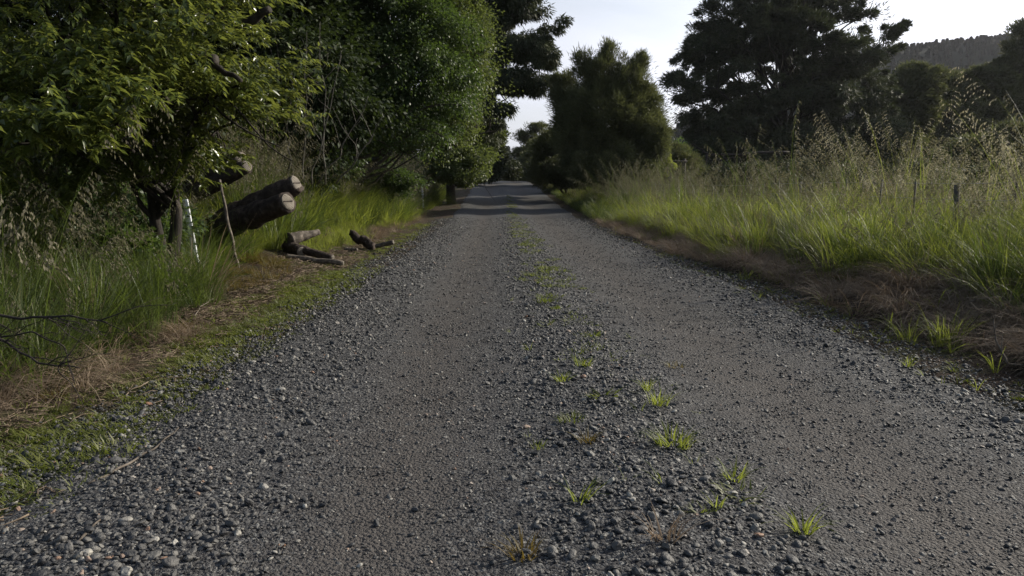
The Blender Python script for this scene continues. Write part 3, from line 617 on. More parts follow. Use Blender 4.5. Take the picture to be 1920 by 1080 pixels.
# 1 near broadleaf tree on the left, built twig by twig
def near_tree():
    r_ = np.random.default_rng(5); base = np.array(gb_(W(296, 400, 9.3)[0], 9.3))
    e = empty('broadleaf_tree', base, 'near broadleaf tree with glossy sunlit leaves overhanging the left verge', 'tree')
    blobs = [B(80, 90, 6.3, (1.3, .9, .75)), B(210, 215, 6.0, (.60, .55, .30)), B(60, 200, 6.0, (.75, .6, .32)), B(330, 60, 7.0, (.85, .8, .6)), B(470, 40, 7.8, (.42, .6, .7)), B(430, 150, 7.8, (.55, .6, .50)),
             B(500, 190, 8.3, (.22, .5, .25)), B(455, 215, 8.4, (.28, .4, .40)), B(330, 250, 8.2, (.7, .6, .30)), B(-250, 80, 7, (1.4, 1.4, 1.3)), B(60, -160, 7, (1.8, 1.6, .8)),
             B(350, -160, 7.6, (1.4, 1.6, .9)), B(190, 320, 8.4, (.95, .6, .45)), B(20, 330, 8.0, (1.0, .6, .5)), B(330, 305, 8.3, (.4, .4, .25)), B(260, 60, 8.6, (2.0, .7, 1.2))]
    nT = 4300; K, _, _ = shell(r_, blobs, 230, .15); kk = r_.integers(0, len(K), nT)
    H = K[kk] + unit(r_.normal(size=(nT, 3)))*(r_.uniform(0, 1, nT)**.5)[:, None]*np.array([.42, .42, .20])
    ctr = np.array([base[0], base[1], 2.6]); o = unit(H-ctr); 
    gb = Geo(); limbs(gb, base, H[H[:, 2] > base[2]+1.5], .08, ctr+np.array([.15,0,.3]), r_, 40, .8, 2)
    # the two broken limbs seen against the leaves
    tube(gb, curve_pts(W(300, 105, 7.4), W(405, 112, 7.1), 6, wig=.02, seed=3), np.linspace(.035, .05, 6), 8, wob=.1)
    tube(gb, curve_pts(W(395, 118, 7.1), W(452, 152, 7.0), 5, wig=.02, seed=4), np.linspace(.03, .022, 5), 7, wob=.1)
    tube(gb, curve_pts(W(450, 50, 7.6), W(505, 18, 7.4), 5, wig=.02, seed=4), np.linspace(.05, .035, 5), 7, wob=.1)
    td = unit(o*np.array([1, 1, .2]) + r_.normal(size=o.shape)*.45 + np.array([.25, -.1, -.30])); TL = r_.uniform(.22, .5, nT)
    # twigs as thin three-sided shoots
    s1 = unit(np.cross(td, [0, 0, 1.0])); s2 = np.cross(td, s1); ww = .0022
    a = H - td*TL[:, None]*.5; b = H + td*TL[:, None]*.5
    V = np.stack([a+s1*ww, a-s1*ww, a+s2*ww, b], 1).reshape(-1, 3); k = np.arange(nT)[:, None]*4
    gb.add(V, None, np.concatenate([k+[0, 1, 3], k+[1, 2, 3], k+[2, 0, 3]]))
    link('trunk', gb.mesh('trunk', [M['bark']], True, base), e)
    nl = 15; t = np.linspace(.05, 1, nl)[None]+r_.uniform(-.03, .03, (nT, nl)); sg = np.where(np.arange(nl) % 2, 1, -1)[None, :, None]
    C = a[:, None]+td[:, None]*(TL[:, None]*t)[..., None]
    D = td[:, None]*.8 + s1[:, None]*sg*.75 + np.array([0, 0, -.22]) + r_.normal(size=C.shape)*.28
    N = np.array([0, 0, 1.0]) + r_.normal(size=C.shape)*.38
    g = Geo(); rn = np.clip(np.repeat(r_.uniform(0, 1, nT), nl)*.5+r_.uniform(0, 1, nT*nl)*.5, 0, 1)
    leaves(g, C.reshape(-1, 3), D.reshape(-1, 3), N.reshape(-1, 3), .088, .037, r_, 'leaf', rn)
    link('crown', g.mesh('crown', [M['leaf_front']], off=base), e)
near_tree()

LG = 'trees along the left of the road'
# 2 the wall of trees on the left
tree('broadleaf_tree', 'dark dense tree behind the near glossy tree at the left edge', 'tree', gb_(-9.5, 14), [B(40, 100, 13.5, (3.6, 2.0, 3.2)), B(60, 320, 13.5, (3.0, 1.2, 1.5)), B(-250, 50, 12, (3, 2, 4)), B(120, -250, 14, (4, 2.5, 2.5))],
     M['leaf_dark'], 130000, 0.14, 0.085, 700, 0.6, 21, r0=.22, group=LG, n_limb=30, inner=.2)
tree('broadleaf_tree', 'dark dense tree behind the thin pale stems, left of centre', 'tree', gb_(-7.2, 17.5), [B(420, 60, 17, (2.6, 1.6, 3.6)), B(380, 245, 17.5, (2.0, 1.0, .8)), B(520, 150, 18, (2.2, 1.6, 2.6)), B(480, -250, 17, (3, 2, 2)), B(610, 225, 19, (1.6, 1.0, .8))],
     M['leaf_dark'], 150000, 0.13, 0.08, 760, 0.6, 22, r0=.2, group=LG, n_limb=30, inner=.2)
tree('broadleaf_tree', 'tall small leaved tree rising above the seeding grass bank', 'tree', gb_(-5.8, 20.5), [B(640, 90, 20, (1.9, 1.6, 2.9)), B(730, 40, 20.5, (1.9, 1.7, 2.4)), B(700, 225, 21, (1.7, 1.4, .95)), B(800, 130, 21, (1.4, 1.6, 2.2)), B(700, -200, 20, (3, 2, 2.4)), B(590, 20, 19.5, (1.2, 1.2, 2.2))],
     M['leaf_mid'], 230000, 0.085, 0.052, 1100, 0.42, 23, r0=.16, group=LG, n_limb=50, inner=.3)
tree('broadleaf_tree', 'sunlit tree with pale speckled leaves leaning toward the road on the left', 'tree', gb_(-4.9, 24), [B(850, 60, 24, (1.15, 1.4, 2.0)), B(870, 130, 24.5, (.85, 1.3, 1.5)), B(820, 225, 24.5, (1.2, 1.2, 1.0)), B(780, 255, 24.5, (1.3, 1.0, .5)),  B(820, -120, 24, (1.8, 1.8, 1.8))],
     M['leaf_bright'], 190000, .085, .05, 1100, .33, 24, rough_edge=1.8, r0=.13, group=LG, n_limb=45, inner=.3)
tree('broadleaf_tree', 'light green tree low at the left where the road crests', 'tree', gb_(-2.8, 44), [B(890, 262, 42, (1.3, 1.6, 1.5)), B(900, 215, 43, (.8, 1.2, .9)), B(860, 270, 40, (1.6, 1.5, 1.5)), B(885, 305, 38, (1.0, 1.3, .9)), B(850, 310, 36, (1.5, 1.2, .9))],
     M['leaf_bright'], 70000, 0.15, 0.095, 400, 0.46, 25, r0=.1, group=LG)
tree('conifer_tree', 'tall dark conifer with ragged hanging boughs over the road', 'tree', gb_(-2.3, 39), [B(960, 10, 38, (1.6, 1.6, .9)), B(1000, -50, 38, (1.6, 1.6, .9)), B(1042, 45, 37.5, (.75, .9, .32)), B(985, 90, 38, (1.5, 1.4, .6)), B(1025, 112, 37.5, (.6, .8, .35)), B(1015, 160, 37.5, (.85, .9, .34)),
      B(965, 150, 38, (1.2, 1.3, .7)), B(945, 200, 37.5, (.6, .8, .3)), B(900, 60, 39, (1.5, 1.8, 2.5)), B(890, 180, 39, (1.1, 1.5, 1.5)), B(900, -200, 39, (3, 3, 3)), B(1000, -150, 38, (2, 2, 1.5)), B(920, 250, 40, (.5, .9, 1.0))],
     M['needle'], 320000, 0.22, 0.065, 900, 0.42, 26, shape='needle', r0=.2, group=LG, n_limb=60, droop=.45, flat=.7)
tree('conifer_tree', 'small dark conifer beyond the light green tree at the crest', 'tree', gb_(-1.8, 62), [B(925, 290, 60, (.9, 1, 1.9)), B(928, 250, 60, (.55, .8, 1.2)), B(905, 310, 60, (1.6, 1.2, 1.2)), B(950, 318, 66, (1.3, 1, .7))],
     M['needle'], 50000, 0.3, 0.1, 300, 0.42, 27, shape='needle', r0=.12, group=LG)

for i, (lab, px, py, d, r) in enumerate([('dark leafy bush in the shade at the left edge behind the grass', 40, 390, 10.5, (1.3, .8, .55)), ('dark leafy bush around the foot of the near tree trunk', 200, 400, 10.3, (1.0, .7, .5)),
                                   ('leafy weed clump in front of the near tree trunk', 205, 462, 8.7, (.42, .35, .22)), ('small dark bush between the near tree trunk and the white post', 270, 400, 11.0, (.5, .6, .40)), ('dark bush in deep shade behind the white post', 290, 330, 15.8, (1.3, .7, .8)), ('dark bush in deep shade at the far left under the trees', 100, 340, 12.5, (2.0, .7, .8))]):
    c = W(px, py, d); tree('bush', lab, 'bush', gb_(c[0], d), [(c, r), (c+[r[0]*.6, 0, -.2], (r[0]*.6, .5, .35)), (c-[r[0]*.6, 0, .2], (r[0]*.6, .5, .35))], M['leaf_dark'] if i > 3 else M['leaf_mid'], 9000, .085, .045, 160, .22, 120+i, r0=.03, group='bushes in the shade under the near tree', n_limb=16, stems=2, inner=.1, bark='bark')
for i, (lab, px, py, d, r) in enumerate([('dark bush at the back of the grass bank behind the pale stems', 560, 275, 21.5, (1.6, .8, .9)), ('dark bush at the back of the grass bank under the tall small leaved tree', 660, 292, 25.5, (1.9, .9, .8))]):
    c = W(px, py, d); c[2] = float(G(c[0], d))+r[2]*.9; tree('bush', lab, 'bush', gb_(c[0], d), [(c, r), (c+[r[0]*.6, 0, -.2], (r[0]*.6, .6, .5)), (c-[r[0]*.6, 0, .2], (r[0]*.6, .6, .5))], M['leaf_mid'], 22000, .09, .05, 200, .28, 130+i, r0=.03, group='bushes behind the left bank', n_limb=16, stems=2, inner=.1, bark='bark')
def stem_clump():
    r_ = np.random.default_rng(9); base = np.array(gb_(-6.4, 16.6)); e = empty('sapling_clump', base, 'clump of thin pale bare stems in front of the dark trees', 'saplings')
    for i, (x0, y0, x1, y1) in enumerate([(520, 330, 545, 120), (550, 320, 575, 60), (565, 310, 640, 95), (575, 320, 690, 180), (590, 310, 600, 40), (530, 300, 515, 60), (610, 310, 720, 215)]):
        g = Geo(); a = W(x0+20, 345, 16.5); b = W(x1, y1, 15.6); q = curve_pts(a, b, 9, sag=.04, wig=.012, seed=i); tube(g, q, np.linspace(.022, .006, 9), 5)
        for k in range(4):
            j = int(r_.integers(3, 8)); tube(g, curve_pts(q[j], q[j]+np.array([r_.uniform(-.4, .6), r_.uniform(-.3, .1), r_.uniform(.2, .7)]), 4, wig=.04, seed=i*9+k), np.linspace(.007, .003, 4), 4)
        link('stem', g.mesh('stem', [M['bark_pale']], True, base), e)
stem_clump()

# 3 right-hand trees
RG = 'trees on the right beyond the fence'
tree('kanuka_tree', 'feathery olive green tree beside the road, left of the big cypress', 'tree', gb_(5.2, 35), [B(1130, 225, 35, (1.9, 1.8, 1.8)), B(1125, 150, 35, (.85, 1.0, 1.2)), B(1175, 165, 35, (1.0, 1.1, 1.4)), B(1195, 260, 35, (1.35, 1.5, 1.6)), B(1085, 250, 35, (1.15, 1.4, 1.5)), B(1060, 180, 36, (.55, .9, 1.0)),
      B(1150, 310, 34, (2.4, 1.5, .9)), B(1215, 215, 35, (.7, .9, 1.0)), B(1140, 108, 35, (.35, .5, .6)), B(1085, 125, 35, (.25, .4, .55)), B(1105, 118, 35, (.25, .4, .5)), B(1200, 122, 35, (.28, .4, .5)), B(1225, 165, 35, (.3, .4, .5)), B(1042, 165, 36, (.25, .4, .5)), B(1230, 260, 34, (.6, .9, .8))],
     M['kanuka'], 260000, .19, .035, 1500, .30, 31, shape='needle', r0=.14, group=RG, updir=.5, n_limb=60, flat=1.0, stems=2)
tree('shrub', 'dark green shrub at the foot of the feathery tree by the road', 'shrub', gb_(3.9, 42), [B(1045, 285, 42, (1.15, 1.5, 1.2)), B(1022, 320, 44, (.8, 1.5, .8)), B(1070, 320, 40, (1.5, 1.5, .8))],
     M['kanuka'], 110000, 0.17, 0.05, 450, 0.38, 32, shape='needle', r0=.07, group=RG, updir=.5, stems=2)
tree('small_tree', 'slender open tree seen through the gap at the end of the road', 'tree', gb_(4.0, 96, -.2), [B(990, 258, 95, (1.6, 1.5, .8)), B(975, 285, 95, (1.0, 1.2, .6)), B(1008, 240, 95, (1.2, 1.2, .6)), B(1012, 280, 95, (1.0, 1.2, .7))],
     M['kanuka'], 16000, 0.26, 0.09, 130, 0.5, 33, shape='needle', r0=.10, group=RG, updir=.3, stems=2, n_limb=24)
tree('shrub', 'low brownish scrub in the gap at the end of the road', 'shrub', gb_(2.8, 105, -.6), [B(970, 325, 100, (3.0, 1.5, 1.2)), B(1000, 330, 95, (2.2, 1.5, 1.0)), B(940, 322, 105, (2.2, 1.5, 1.2))],
     M['kanuka'], 40000, 0.32, 0.12, 300, 0.5, 34, shape='needle', r0=.06, group=RG, updir=.4, stems=2)

for lab, px, d, r in (('round bush filling the gap between the feathery tree and the cypress', 1262, 46, (1.7, 1.3, 1.7)), ('roadside bush on the right just past the feathery tree', 1052, 49, (1.7, 1.7, 2.0)), ('roadside bush on the right near the crest', 1026, 60, (1.8, 2.2, 2.2)), ('roadside bush on the right at the crest of the road', 1012, 72, (2.0, 2.5, 2.2))):
    c = W(px, 330, d); c[2] = float(G(c[0], d))+r[2]*.85; tree('bush', lab, 'bush', gb_(c[0], d), [(c, r), (c+[r[0]*.5, .5, -.3], (r[0]*.8, r[1]*.8, r[2]*.7)), (c-[r[0]*.4, .5, .5], (r[0]*.6, r[1]*.7, r[2]*.6))], M['kanuka'], 60000, .17, .05, 380, .34, int(170+d), shape='needle', r0=.06, group='bushes along the right side of the road', updir=.4, stems=2, n_limb=20, inner=.1)
def cypress():
    r_ = np.random.default_rng(41); blobs = []
    # tiers of flat foliage pads inside the crown's outline (photo pixels at 58-64 m)
    left = [(-250, 1400), (-60, 1340), (0, 1318), (60, 1292), (110, 1262), (150, 1250), (190, 1270), (235, 1262), (275, 1300)]
    right = [(-250, 1560), (-60, 1610), (0, 1625), (50, 1640), (110, 1668), (150, 1690), (200, 1700), (240, 1700), (275, 1690)]
    ly, lx = zip(*left); ry, rx = zip(*right)
    for py in np.arange(-230, 285, 19):
        a, b = np.interp(py, ly, lx), np.interp(py, ry, rx); n = int((b-a)/38)+1
        for k in range(n):
            px = a+42+(b-a-84)*(k+r_.uniform(.1, .9))/n; hole = (1425 < px < 1475 and 128 < py < 178)
            if hole or (py < 235 and r_.uniform() < .15): continue
            blobs.append(B(px, py+r_.uniform(-8, 8), r_.uniform(57, 65), (r_.uniform(1.1, 2.1), 1.4, r_.uniform(.38, .62))))
        for px in (a+22, b-22): blobs.append(B(px, py+r_.uniform(-8, 8), 61, (r_.uniform(.7, 1.2), 1.2, r_.uniform(.35, .55))))
    blobs += [B(1670, 65, 60, (1.2, 1, .45)), B(1690, 50, 60, (.8, .7, .35)), B(1655, 60, 60, (1.3, .9, .4)), B(1675, 80, 60, (1.0, .9, .4)), B(1655, 95, 60, (1.1, 1, .6)), B(1262, 150, 60, (.7, .8, .5))]
    for px in range(1330, 1680, 26): blobs.append(B(px, 255+r_.uniform(-10, 20), 63, (1.9, 1.2, 1.1)))
    tree('cypress_tree', 'huge dark spreading cypress with tiered boughs and sky showing through', 'tree', gb_(22.5, 61), blobs, M['needle'], 500000, .32, .10, 2100, .46, 42, rough_edge=1.6, shape='needle', r0=.75, bark='bark', group=RG, n_limb=90, flat=.7, updir=.35, inner=.1)
cypress()
def lower_boughs():
    pass
SG = 'soft rounded trees behind the right fence'
for i, (lab, x, y, bl, nlf) in enumerate([
    ('grey green tree just right of the cypress', 34, 68, [B(1690, 200, 68, (3.2, 2, 3.2)), B(1720, 160, 68, (2.2, 2, 1.8)), B(1660, 260, 66, (3, 2, 2.2))], 70000),
    ('rounded tree below the forested hill', 42, 76, [B(1775, 170, 76, (2.6, 2, 2.0)), B(1760, 240, 74, (3.6, 2, 3.0)), B(1800, 200, 76, (2.6, 2, 2.4))], 60000),
    ('tall soft tree running out of the right edge of the picture', 44, 64, [B(1880, 180, 64, (3.0, 2, 3.2)), B(1915, 90, 64, (1.3, 1.3, 2.4)), B(1840, 250, 62, (2.6, 2, 2.6)), B(1960, 200, 64, (3, 2, 4)), B(1850, 150, 66, (1.6, 1.5, 1.2))], 90000),
    ('low dark tree at the right edge behind the seed heads', 30, 48, [B(1850, 300, 48, (3.2, 1.8, 1.4)), B(1930, 280, 48, (2.5, 1.8, 1.8))], 50000)]):
    tree('soft_tree', lab, 'tree', gb_(x, y), bl, M['kanuka'], int(nlf*1.8), .34, .11, 650, .6, 60+i, shape='needle', r0=.25, group=SG, updir=.3, n_limb=30)
for i, (px, d, r) in enumerate([(1290, 50, 1.0), (1400, 46, 1.1), (1500, 52, 1.3), (1600, 44, 1.1), (1700, 48, 1.4), (1800, 42, 1.3), (1900, 40, 1.4), (1990, 44, 1.5)]):
    c = W(px, 330, d); c[2] = float(G(c[0], d))+r*.8; lab = ['leftmost low bush under the cypress beyond the fence', 'low bush under the left boughs of the cypress', 'low bush by the cypress trunk', 'low bush under the right boughs of the cypress', 'low bush between the cypress and the grey green tree', 'low bush below the rounded tree', 'low bush below the tall soft tree', 'low bush at the far right edge beyond the fence'][i]
    tree('bush', lab, 'bush', gb_(c[0], d), [(c, (2.6, 1.2, r)), (c+[2.0, 0, -.2], (1.8, 1, r*.7)), (c-[2.0, 0, .2], (1.8, 1, r*.7))], M['needle'], 22000, .2, .07, 220, .32, 150+i, shape='needle', r0=.04, group='low bushes beyond the right fence', n_limb=12, stems=2, inner=.1, updir=.3)
FG = 'far trees closing the paddock'
for i, (px, top, d) in enumerate([(1230, 262, 105), (1330, 262, 112), (1430, 270, 118), (1540, 262, 108), (1650, 250, 112), (1760, 240, 118), (1860, 230, 110), (1960, 220, 110)]):
    c = W(px, top+40, d); lab = ['far low tree behind the lime shrub', 'far tree behind the hanging limb', 'far tree left under the cypress', 'far tree right under the cypress', 'far tree between cypress and soft trees', 'far tree below the hill', 'far tree near the right edge', 'far tree at the right edge'][i]
    tree('background_tree', lab, 'tree', gb_(c[0], d), [(c, (5.2, 3, 3.2)), (c+[2, 0, -2], (4.5, 3, 2.4)), (c+[-2, 0, -2.2], (4.5, 3, 2.4))], M['leaf_mid'], 26000, .5, .28, 200, .9, 80+i, r0=.2, group=FG, n_limb=12)
tree('shrub', 'small lime green shrub lit by the sun beside the rail', 'shrub', gb_(9.0, 38), [B(1243, 290, 38, (.35, .4, .45)), B(1238, 272, 38, (.2, .2, .25)), B(1250, 312, 38, (.45, .4, .5))], M['grass_bright'], 9000, .07, .05, 70, .16, 90, r0=.03, n_limb=12)
# conifer plantation on the hills
def far_conifer(i):
    r_ = np.random.default_rng(300+i); g = Geo(); n = 420; t = r_.uniform(.08, 1, n); a = r_.uniform(0, 6.28, n); rr = 2.9*(1-t)**.8*r_.uniform(.5, 1.1, n)
    C = np.stack([np.cos(a)*rr*.4, np.sin(a)*rr*.4, t*9], 1); D = np.stack([np.cos(a), np.sin(a), np.full(n, -.25)], 1)
    leaves(g, C*[1, 1, .75], D, np.tile([0, 0, 1.0], (n, 1)), 2.0, 1.4, r_, 'diamond'); tube(g, [(0, 0, 0), (0, 0, 7)], [.2, .04], 4)
    return proto('conifer', g.mesh('conifer', [M['forest']]))
PC = [far_conifer(i) for i in range(4)]
def forest(Hh, n, label, smin, smax):
    Xh, Yh, Zh = Hh; r_ = np.random.default_rng(n); ny, nx = Xh.shape
    i = r_.uniform(0, ny-1.01, n); j = r_.uniform(0, nx-1.01, n); a, b = i.astype(int), j.astype(int); fi, fj = i-a, j-b
    q = lambda A: (A[a, b]*(1-fi)*(1-fj)+A[a+1, b]*fi*(1-fj)+A[a, b+1]*(1-fi)*fj+A[a+1, b+1]*fi*fj)
    P = np.stack([q(Xh), q(Yh), q(Zh)-.3], 1); P = P[P[:, 1] < Yh.mean()+30]; m = len(P)
    s = smin+(smax-smin)*r_.uniform(0, 1, m)**1.5*(1+.8*fbm(P[:, 0]*.03, P[:, 1]*.03, 7))
    scatter('forest', label, 'forest', P, np.stack([np.zeros(m), np.zeros(m), r_.uniform(0, 6.28, m)], 1), np.stack([s, s, s*r_.uniform(.9, 1.3, m)], 1), r_.integers(0, 4, m), PC)
forest(HR, 34000, 'pine forest covering the hill on the right', .16, .36)
forest(HL, 7000, 'dark forest covering the low hill at the end of the road', .3, .6)

# ------------------------------------------------------------------ logs
def log_mesh(segs_list, base, seed, wob=.06):
    g = Geo()
    for k, (a, b, ra, rb) in enumerate(segs_list):
        q = curve_pts(a, b, 14, wig=.006, seed=seed+k); tube(g, q, np.linspace(ra, rb, 14), 22, wob=wob, seed=seed+k)
    return g.mesh('log', [M['logbark']], True, base)
def cut_face(e, base, c, axis_, r, seed, crack=False):
    """Sawn end: a thin irregular disc standing a little proud of the bark."""
    r_ = np.random.default_rng(seed); n = 30; a = np.linspace(0, 6.283, n, endpoint=False)
    rr = r*(1+.05*np.sin(2*a+seed)+.03*np.sin(5*a)+.015*r_.normal(size=n))
    V = [np.stack([np.cos(a)*rr*f, np.sin(a)*rr*f, np.full(n, z)], 1) for f, z in ((1, -.02), (1, .012), (.93, .02), (.5, .021))]
    V = np.concatenate(V+[np.array([[0, 0, .021]])]); Q = []; T = []
    for k in range(3):
        for i in range(n): j = (i+1) % n; Q.append((k*n+i, k*n+j, (k+1)*n+j, (k+1)*n+i))
    for i in range(n): T.append((3*n+i, 3*n+(i+1) % n, 4*n))
    me = mesh_np('cut_face', V, Q, T, mats=[M['cut']]); o = link('cut_face', me, e)
    o.location = Vector(np.asarray(c)-np.asarray(base)); o.rotation_euler = Vector(axis_).to_track_quat('Z', 'Y').to_euler()
    if crack:
        g = Geo(); tube(g, curve_pts((-r*.85, 0, .022), (r*.7, r*.08, .022), 8, wig=.02, seed=2), np.linspace(.007, .012, 8), 5)
        k = link('crack', g.mesh('crack', [M['logbark']], True), o)
D0 = 13.4
def fallen_log():
    a, b = W(374, 440, 13.0), W(539, 379, 11.9); a2, b2 = W(425, 412, 12.7), W(555, 345, 12.2)
    base = a.copy(); e = empty('fallen_log', base, 'big dark forked log with two pale sawn ends propped on the bank', 'log')
    link('bark', log_mesh([(a, b, .25, .165), (a2, b2, .21, .150)], base, 7), e)
    ax = unit((b-a)*np.array([1, 1.2, 1])); ax2 = unit(b2-a2)
    cut_face(e, base, b, unit(ax+[.25, .05, .1]), .132, 3, True); cut_face(e, base, b2, unit(ax2+[.2, .05, .1]), .136, 5, True)
    a, b, c = W(362, 350, 12.9), W(452, 298, 12.2), W(462, 312, 12.1)
    e = empty('fallen_log', a, 'smaller dark log stub behind the big forked log', 'log')
    link('bark', log_mesh([(a, b, .18, .14), (a+[.05, -.1, -.12], c, .16, .11)], a, 17), e)
    cut_face(e, a, b, unit(unit(b-a)+[.0, -.25, 0]), .108, 7); cut_face(e, a, c, unit(unit(c-a)+[.1, -.2, 0]), .085, 9)
fallen_log()
def small_log(name, label, a, b, ra, rb, mat='logbark', cat='log', cut=True, seed=0, wob=.07, wig=.008):
    e = empty(name, a, label, cat); g = Geo(); q = curve_pts(a, b, 9, wig=wig, seed=seed); tube(g, q, np.linspace(ra, rb, 9), 14, wob=wob, seed=seed)
    link('bark', g.mesh('bark', [M[mat]], True, a), e)
    if cut: cut_face(e, a, b, unit(np.asarray(b)-a), rb*.86, seed)
    return e
def onG(px, d, up): 
    p = W(px, 400, d); p[2] = G(p[0], p[1])+up; return p
small_log('cut_log', 'short tapered log chunk with grey bark on top of the small log pile', onG(541, 13.5, .26), onG(597, 13.9, .42), .13, .05, 'deadwood', seed=31, cut=False)
small_log('cut_log', 'thick dark round under the grey log chunk', onG(537, 13.6, .11), onG(562, 13.2, .12), .12, .10, seed=32)
small_log('cut_log', 'dark straight log lying second from the road in the pile', onG(552, 13.3, .16), onG(620, 13.1, .07), .075, .065, seed=33)
small_log('cut_log', 'thin brown log lying nearest the road in the pile', onG(533, 12.7, .055), onG(639, 12.6, .05), .05, .045, 'deadwood', seed=34)
small_log('stump_root', 'dark broken root mass lying beyond the small log pile', onG(655, 16.3, .32), onG(700, 15.9, .06), .07, .10, cat='stump', cut=False, seed=35, wob=.25, wig=.04)
small_log('cut_branch', 'short pale branch piece sticking out beside the root mass', onG(703, 15.8, .08), onG(735, 15.7, .14), .045, .05, 'deadwood', cat='branch', seed=36)
small_log('cut_branch', 'small pale split piece of wood in front of the root mass', onG(645, 15.3, .04), onG(668, 15.2, .06), .05, .035, 'deadwood', cat='branch', cut=False, seed=37, wob=.2)
small_log('broken_stake', 'thin pale broken stake leaning in front of the big forked log', onG(443, 11.2, -.1), W(412, 337, 11.5), .024, .019, 'deadwood', cat='stake', cut=False, seed=38, wob=.3, wig=.004)

# marker posts
def marker(label, base, top, w):
    e = empty('marker_post', base, label, 'marker post', 'white roadside marker posts'); b = np.asarray(base); t = np.asarray(top); ax = unit(t-b)
    sx = unit(np.cross(ax, [0, 1, 0])); sy = np.cross(ax, sx); g = Geo(); V = []
    L = np.linalg.norm(t-b)
    for f in (-.12, .0, .5, .97, 1.0):
        ww = w*(.86 if f == 1.0 else 1)
        for (i, j) in ((-1, -.28), (-.8, -.4), (.8, -.4), (1, -.28), (1, .28), (.8, .4), (-.8, .4), (-1, .28)): V.append(ax*L*f+sx*ww/2*i+sy*ww/2*j)
    Q = [(k*8+i, k*8+(i+1) % 8, (k+1)*8+(i+1) % 8, (k+1)*8+i) for k in range(4) for i in range(8)]
    V.append(ax*L); T = [(32+i, 32+(i+1) % 8, 40) for i in range(8)]
    g.add(V, Q, T); link('post_body', g.mesh('post_body', [M['white']]), e)
    g = Geo(); c = ax*L*.86 - sy*(w*.21)*1.0; h = .05
    V = [c+sx*w*.25*i+ax*h*j-sy*k for k in (0, .004) for (i, j) in ((-1, -1), (1, -1), (1, 1), (-1, 1))]
    g.add(V, [(3, 2, 1, 0), (4, 5, 6, 7), (0, 1, 5, 4), (1, 2, 6, 5), (2, 3, 7, 6), (3, 0, 4, 7)]); link('reflector', g.mesh('reflector', [M['post_wood']]), e)
marker('near white marker post leaning in the grass left of the big log', W(366, 480, 10.4), W(347, 374, 10.4), .075)
FP = gp(794, 397, 0)
marker('far white marker post upright beside brown grass on the left', FP, FP+[-.05, 0, 1.2*FP[1]/33], .085)

# ------------------------------------------------------------------ fence on the right
def fence():
    x0 = 6.6; e = empty('wire_fence', gb_(x0, 8), 'post and wire fence half hidden in the long grass on the right', 'fence'); b = np.array(e.location)
    def upright(nm, x, y, h, w, lean=0, rd=False):
        z = float(G(x, y)); g = Geo()
        if rd: tube(g, [(x, y, z-.2), (x+lean*.5, y, z+h*.5), (x+lean, y, z+h)], w, 9, wob=.04)
        else: tube(g, [(x, y, z+.05), (x+lean, y, z+h)], w*.7, 4)
        link(nm, g.mesh(nm, [M['post_wood']], off=b), e)
    yy = 5.0; k = 0
    while yy < 36:
        if k % 5 == 0: upright('post', x0, yy, 0.95, .038, .03*math.sin(k), True)
        else: upright('batten', x0, yy, 0.98, .024, .06*math.sin(k*2.1))
        yy += 1.12; k += 1
    for h in (.25, .5, .75, .98):
        g = Geo(); q = [(x0-.03, y, float(G(x0, y))*.3+.3*.7*0+h+.24) for y in np.arange(4, 37, 1.5)]; tube(g, q, .0028, 4); link('wire', g.mesh('wire', [M['wire']], off=b), e)
fence()
def rail():
    e = empty('rail_fence', gb_(9.2, 40), 'short dark wooden rail fence under the trees by the lime shrub', 'fence'); b = np.array(e.location)
    for px in (1237, 1283): 
        g = Geo(); p = W(px, 301, 40); tube(g, [(p[0], 40, float(G(p[0], 40))-.2), (p[0], 40, p[2]+.1)], .09, 8, wob=.05); link('post', g.mesh('post', [M['twig_dark']], off=b), e)
    g = Geo(); tube(g, curve_pts(W(1232, 303, 39.85), W(1288, 303, 39.85), 5, wig=.004), .06, 7, wob=.08); link('rail', g.mesh('rail', [M['twig_dark']], off=b), e)
rail()
def dead_limb():
    a = W(1470, 288, 52); e = empty('fallen_branch', a, 'long dark bare limb hanging level under the cypress', 'branch'); g = Geo()
    for (x0, y0, x1, y1, r, s) in ((1480, 286, 1325, 290, .12, 1), (1400, 292, 1330, 302, .07, 2), (1330, 290, 1295, 268, .07, 3), (1325, 290, 1322, 330, .10, 4), (1360, 292, 1345, 308, .04, 5), (1310, 278, 1290, 282, .03, 6)):
        tube(g, curve_pts(W(x0, y0, 52), W(x1, y1, 52), 8, wig=.02, seed=s), np.linspace(r, r*.45, 8), 6)
    link('limb', g.mesh('limb', [M['twig_dark']], True, a), e)
dead_limb()

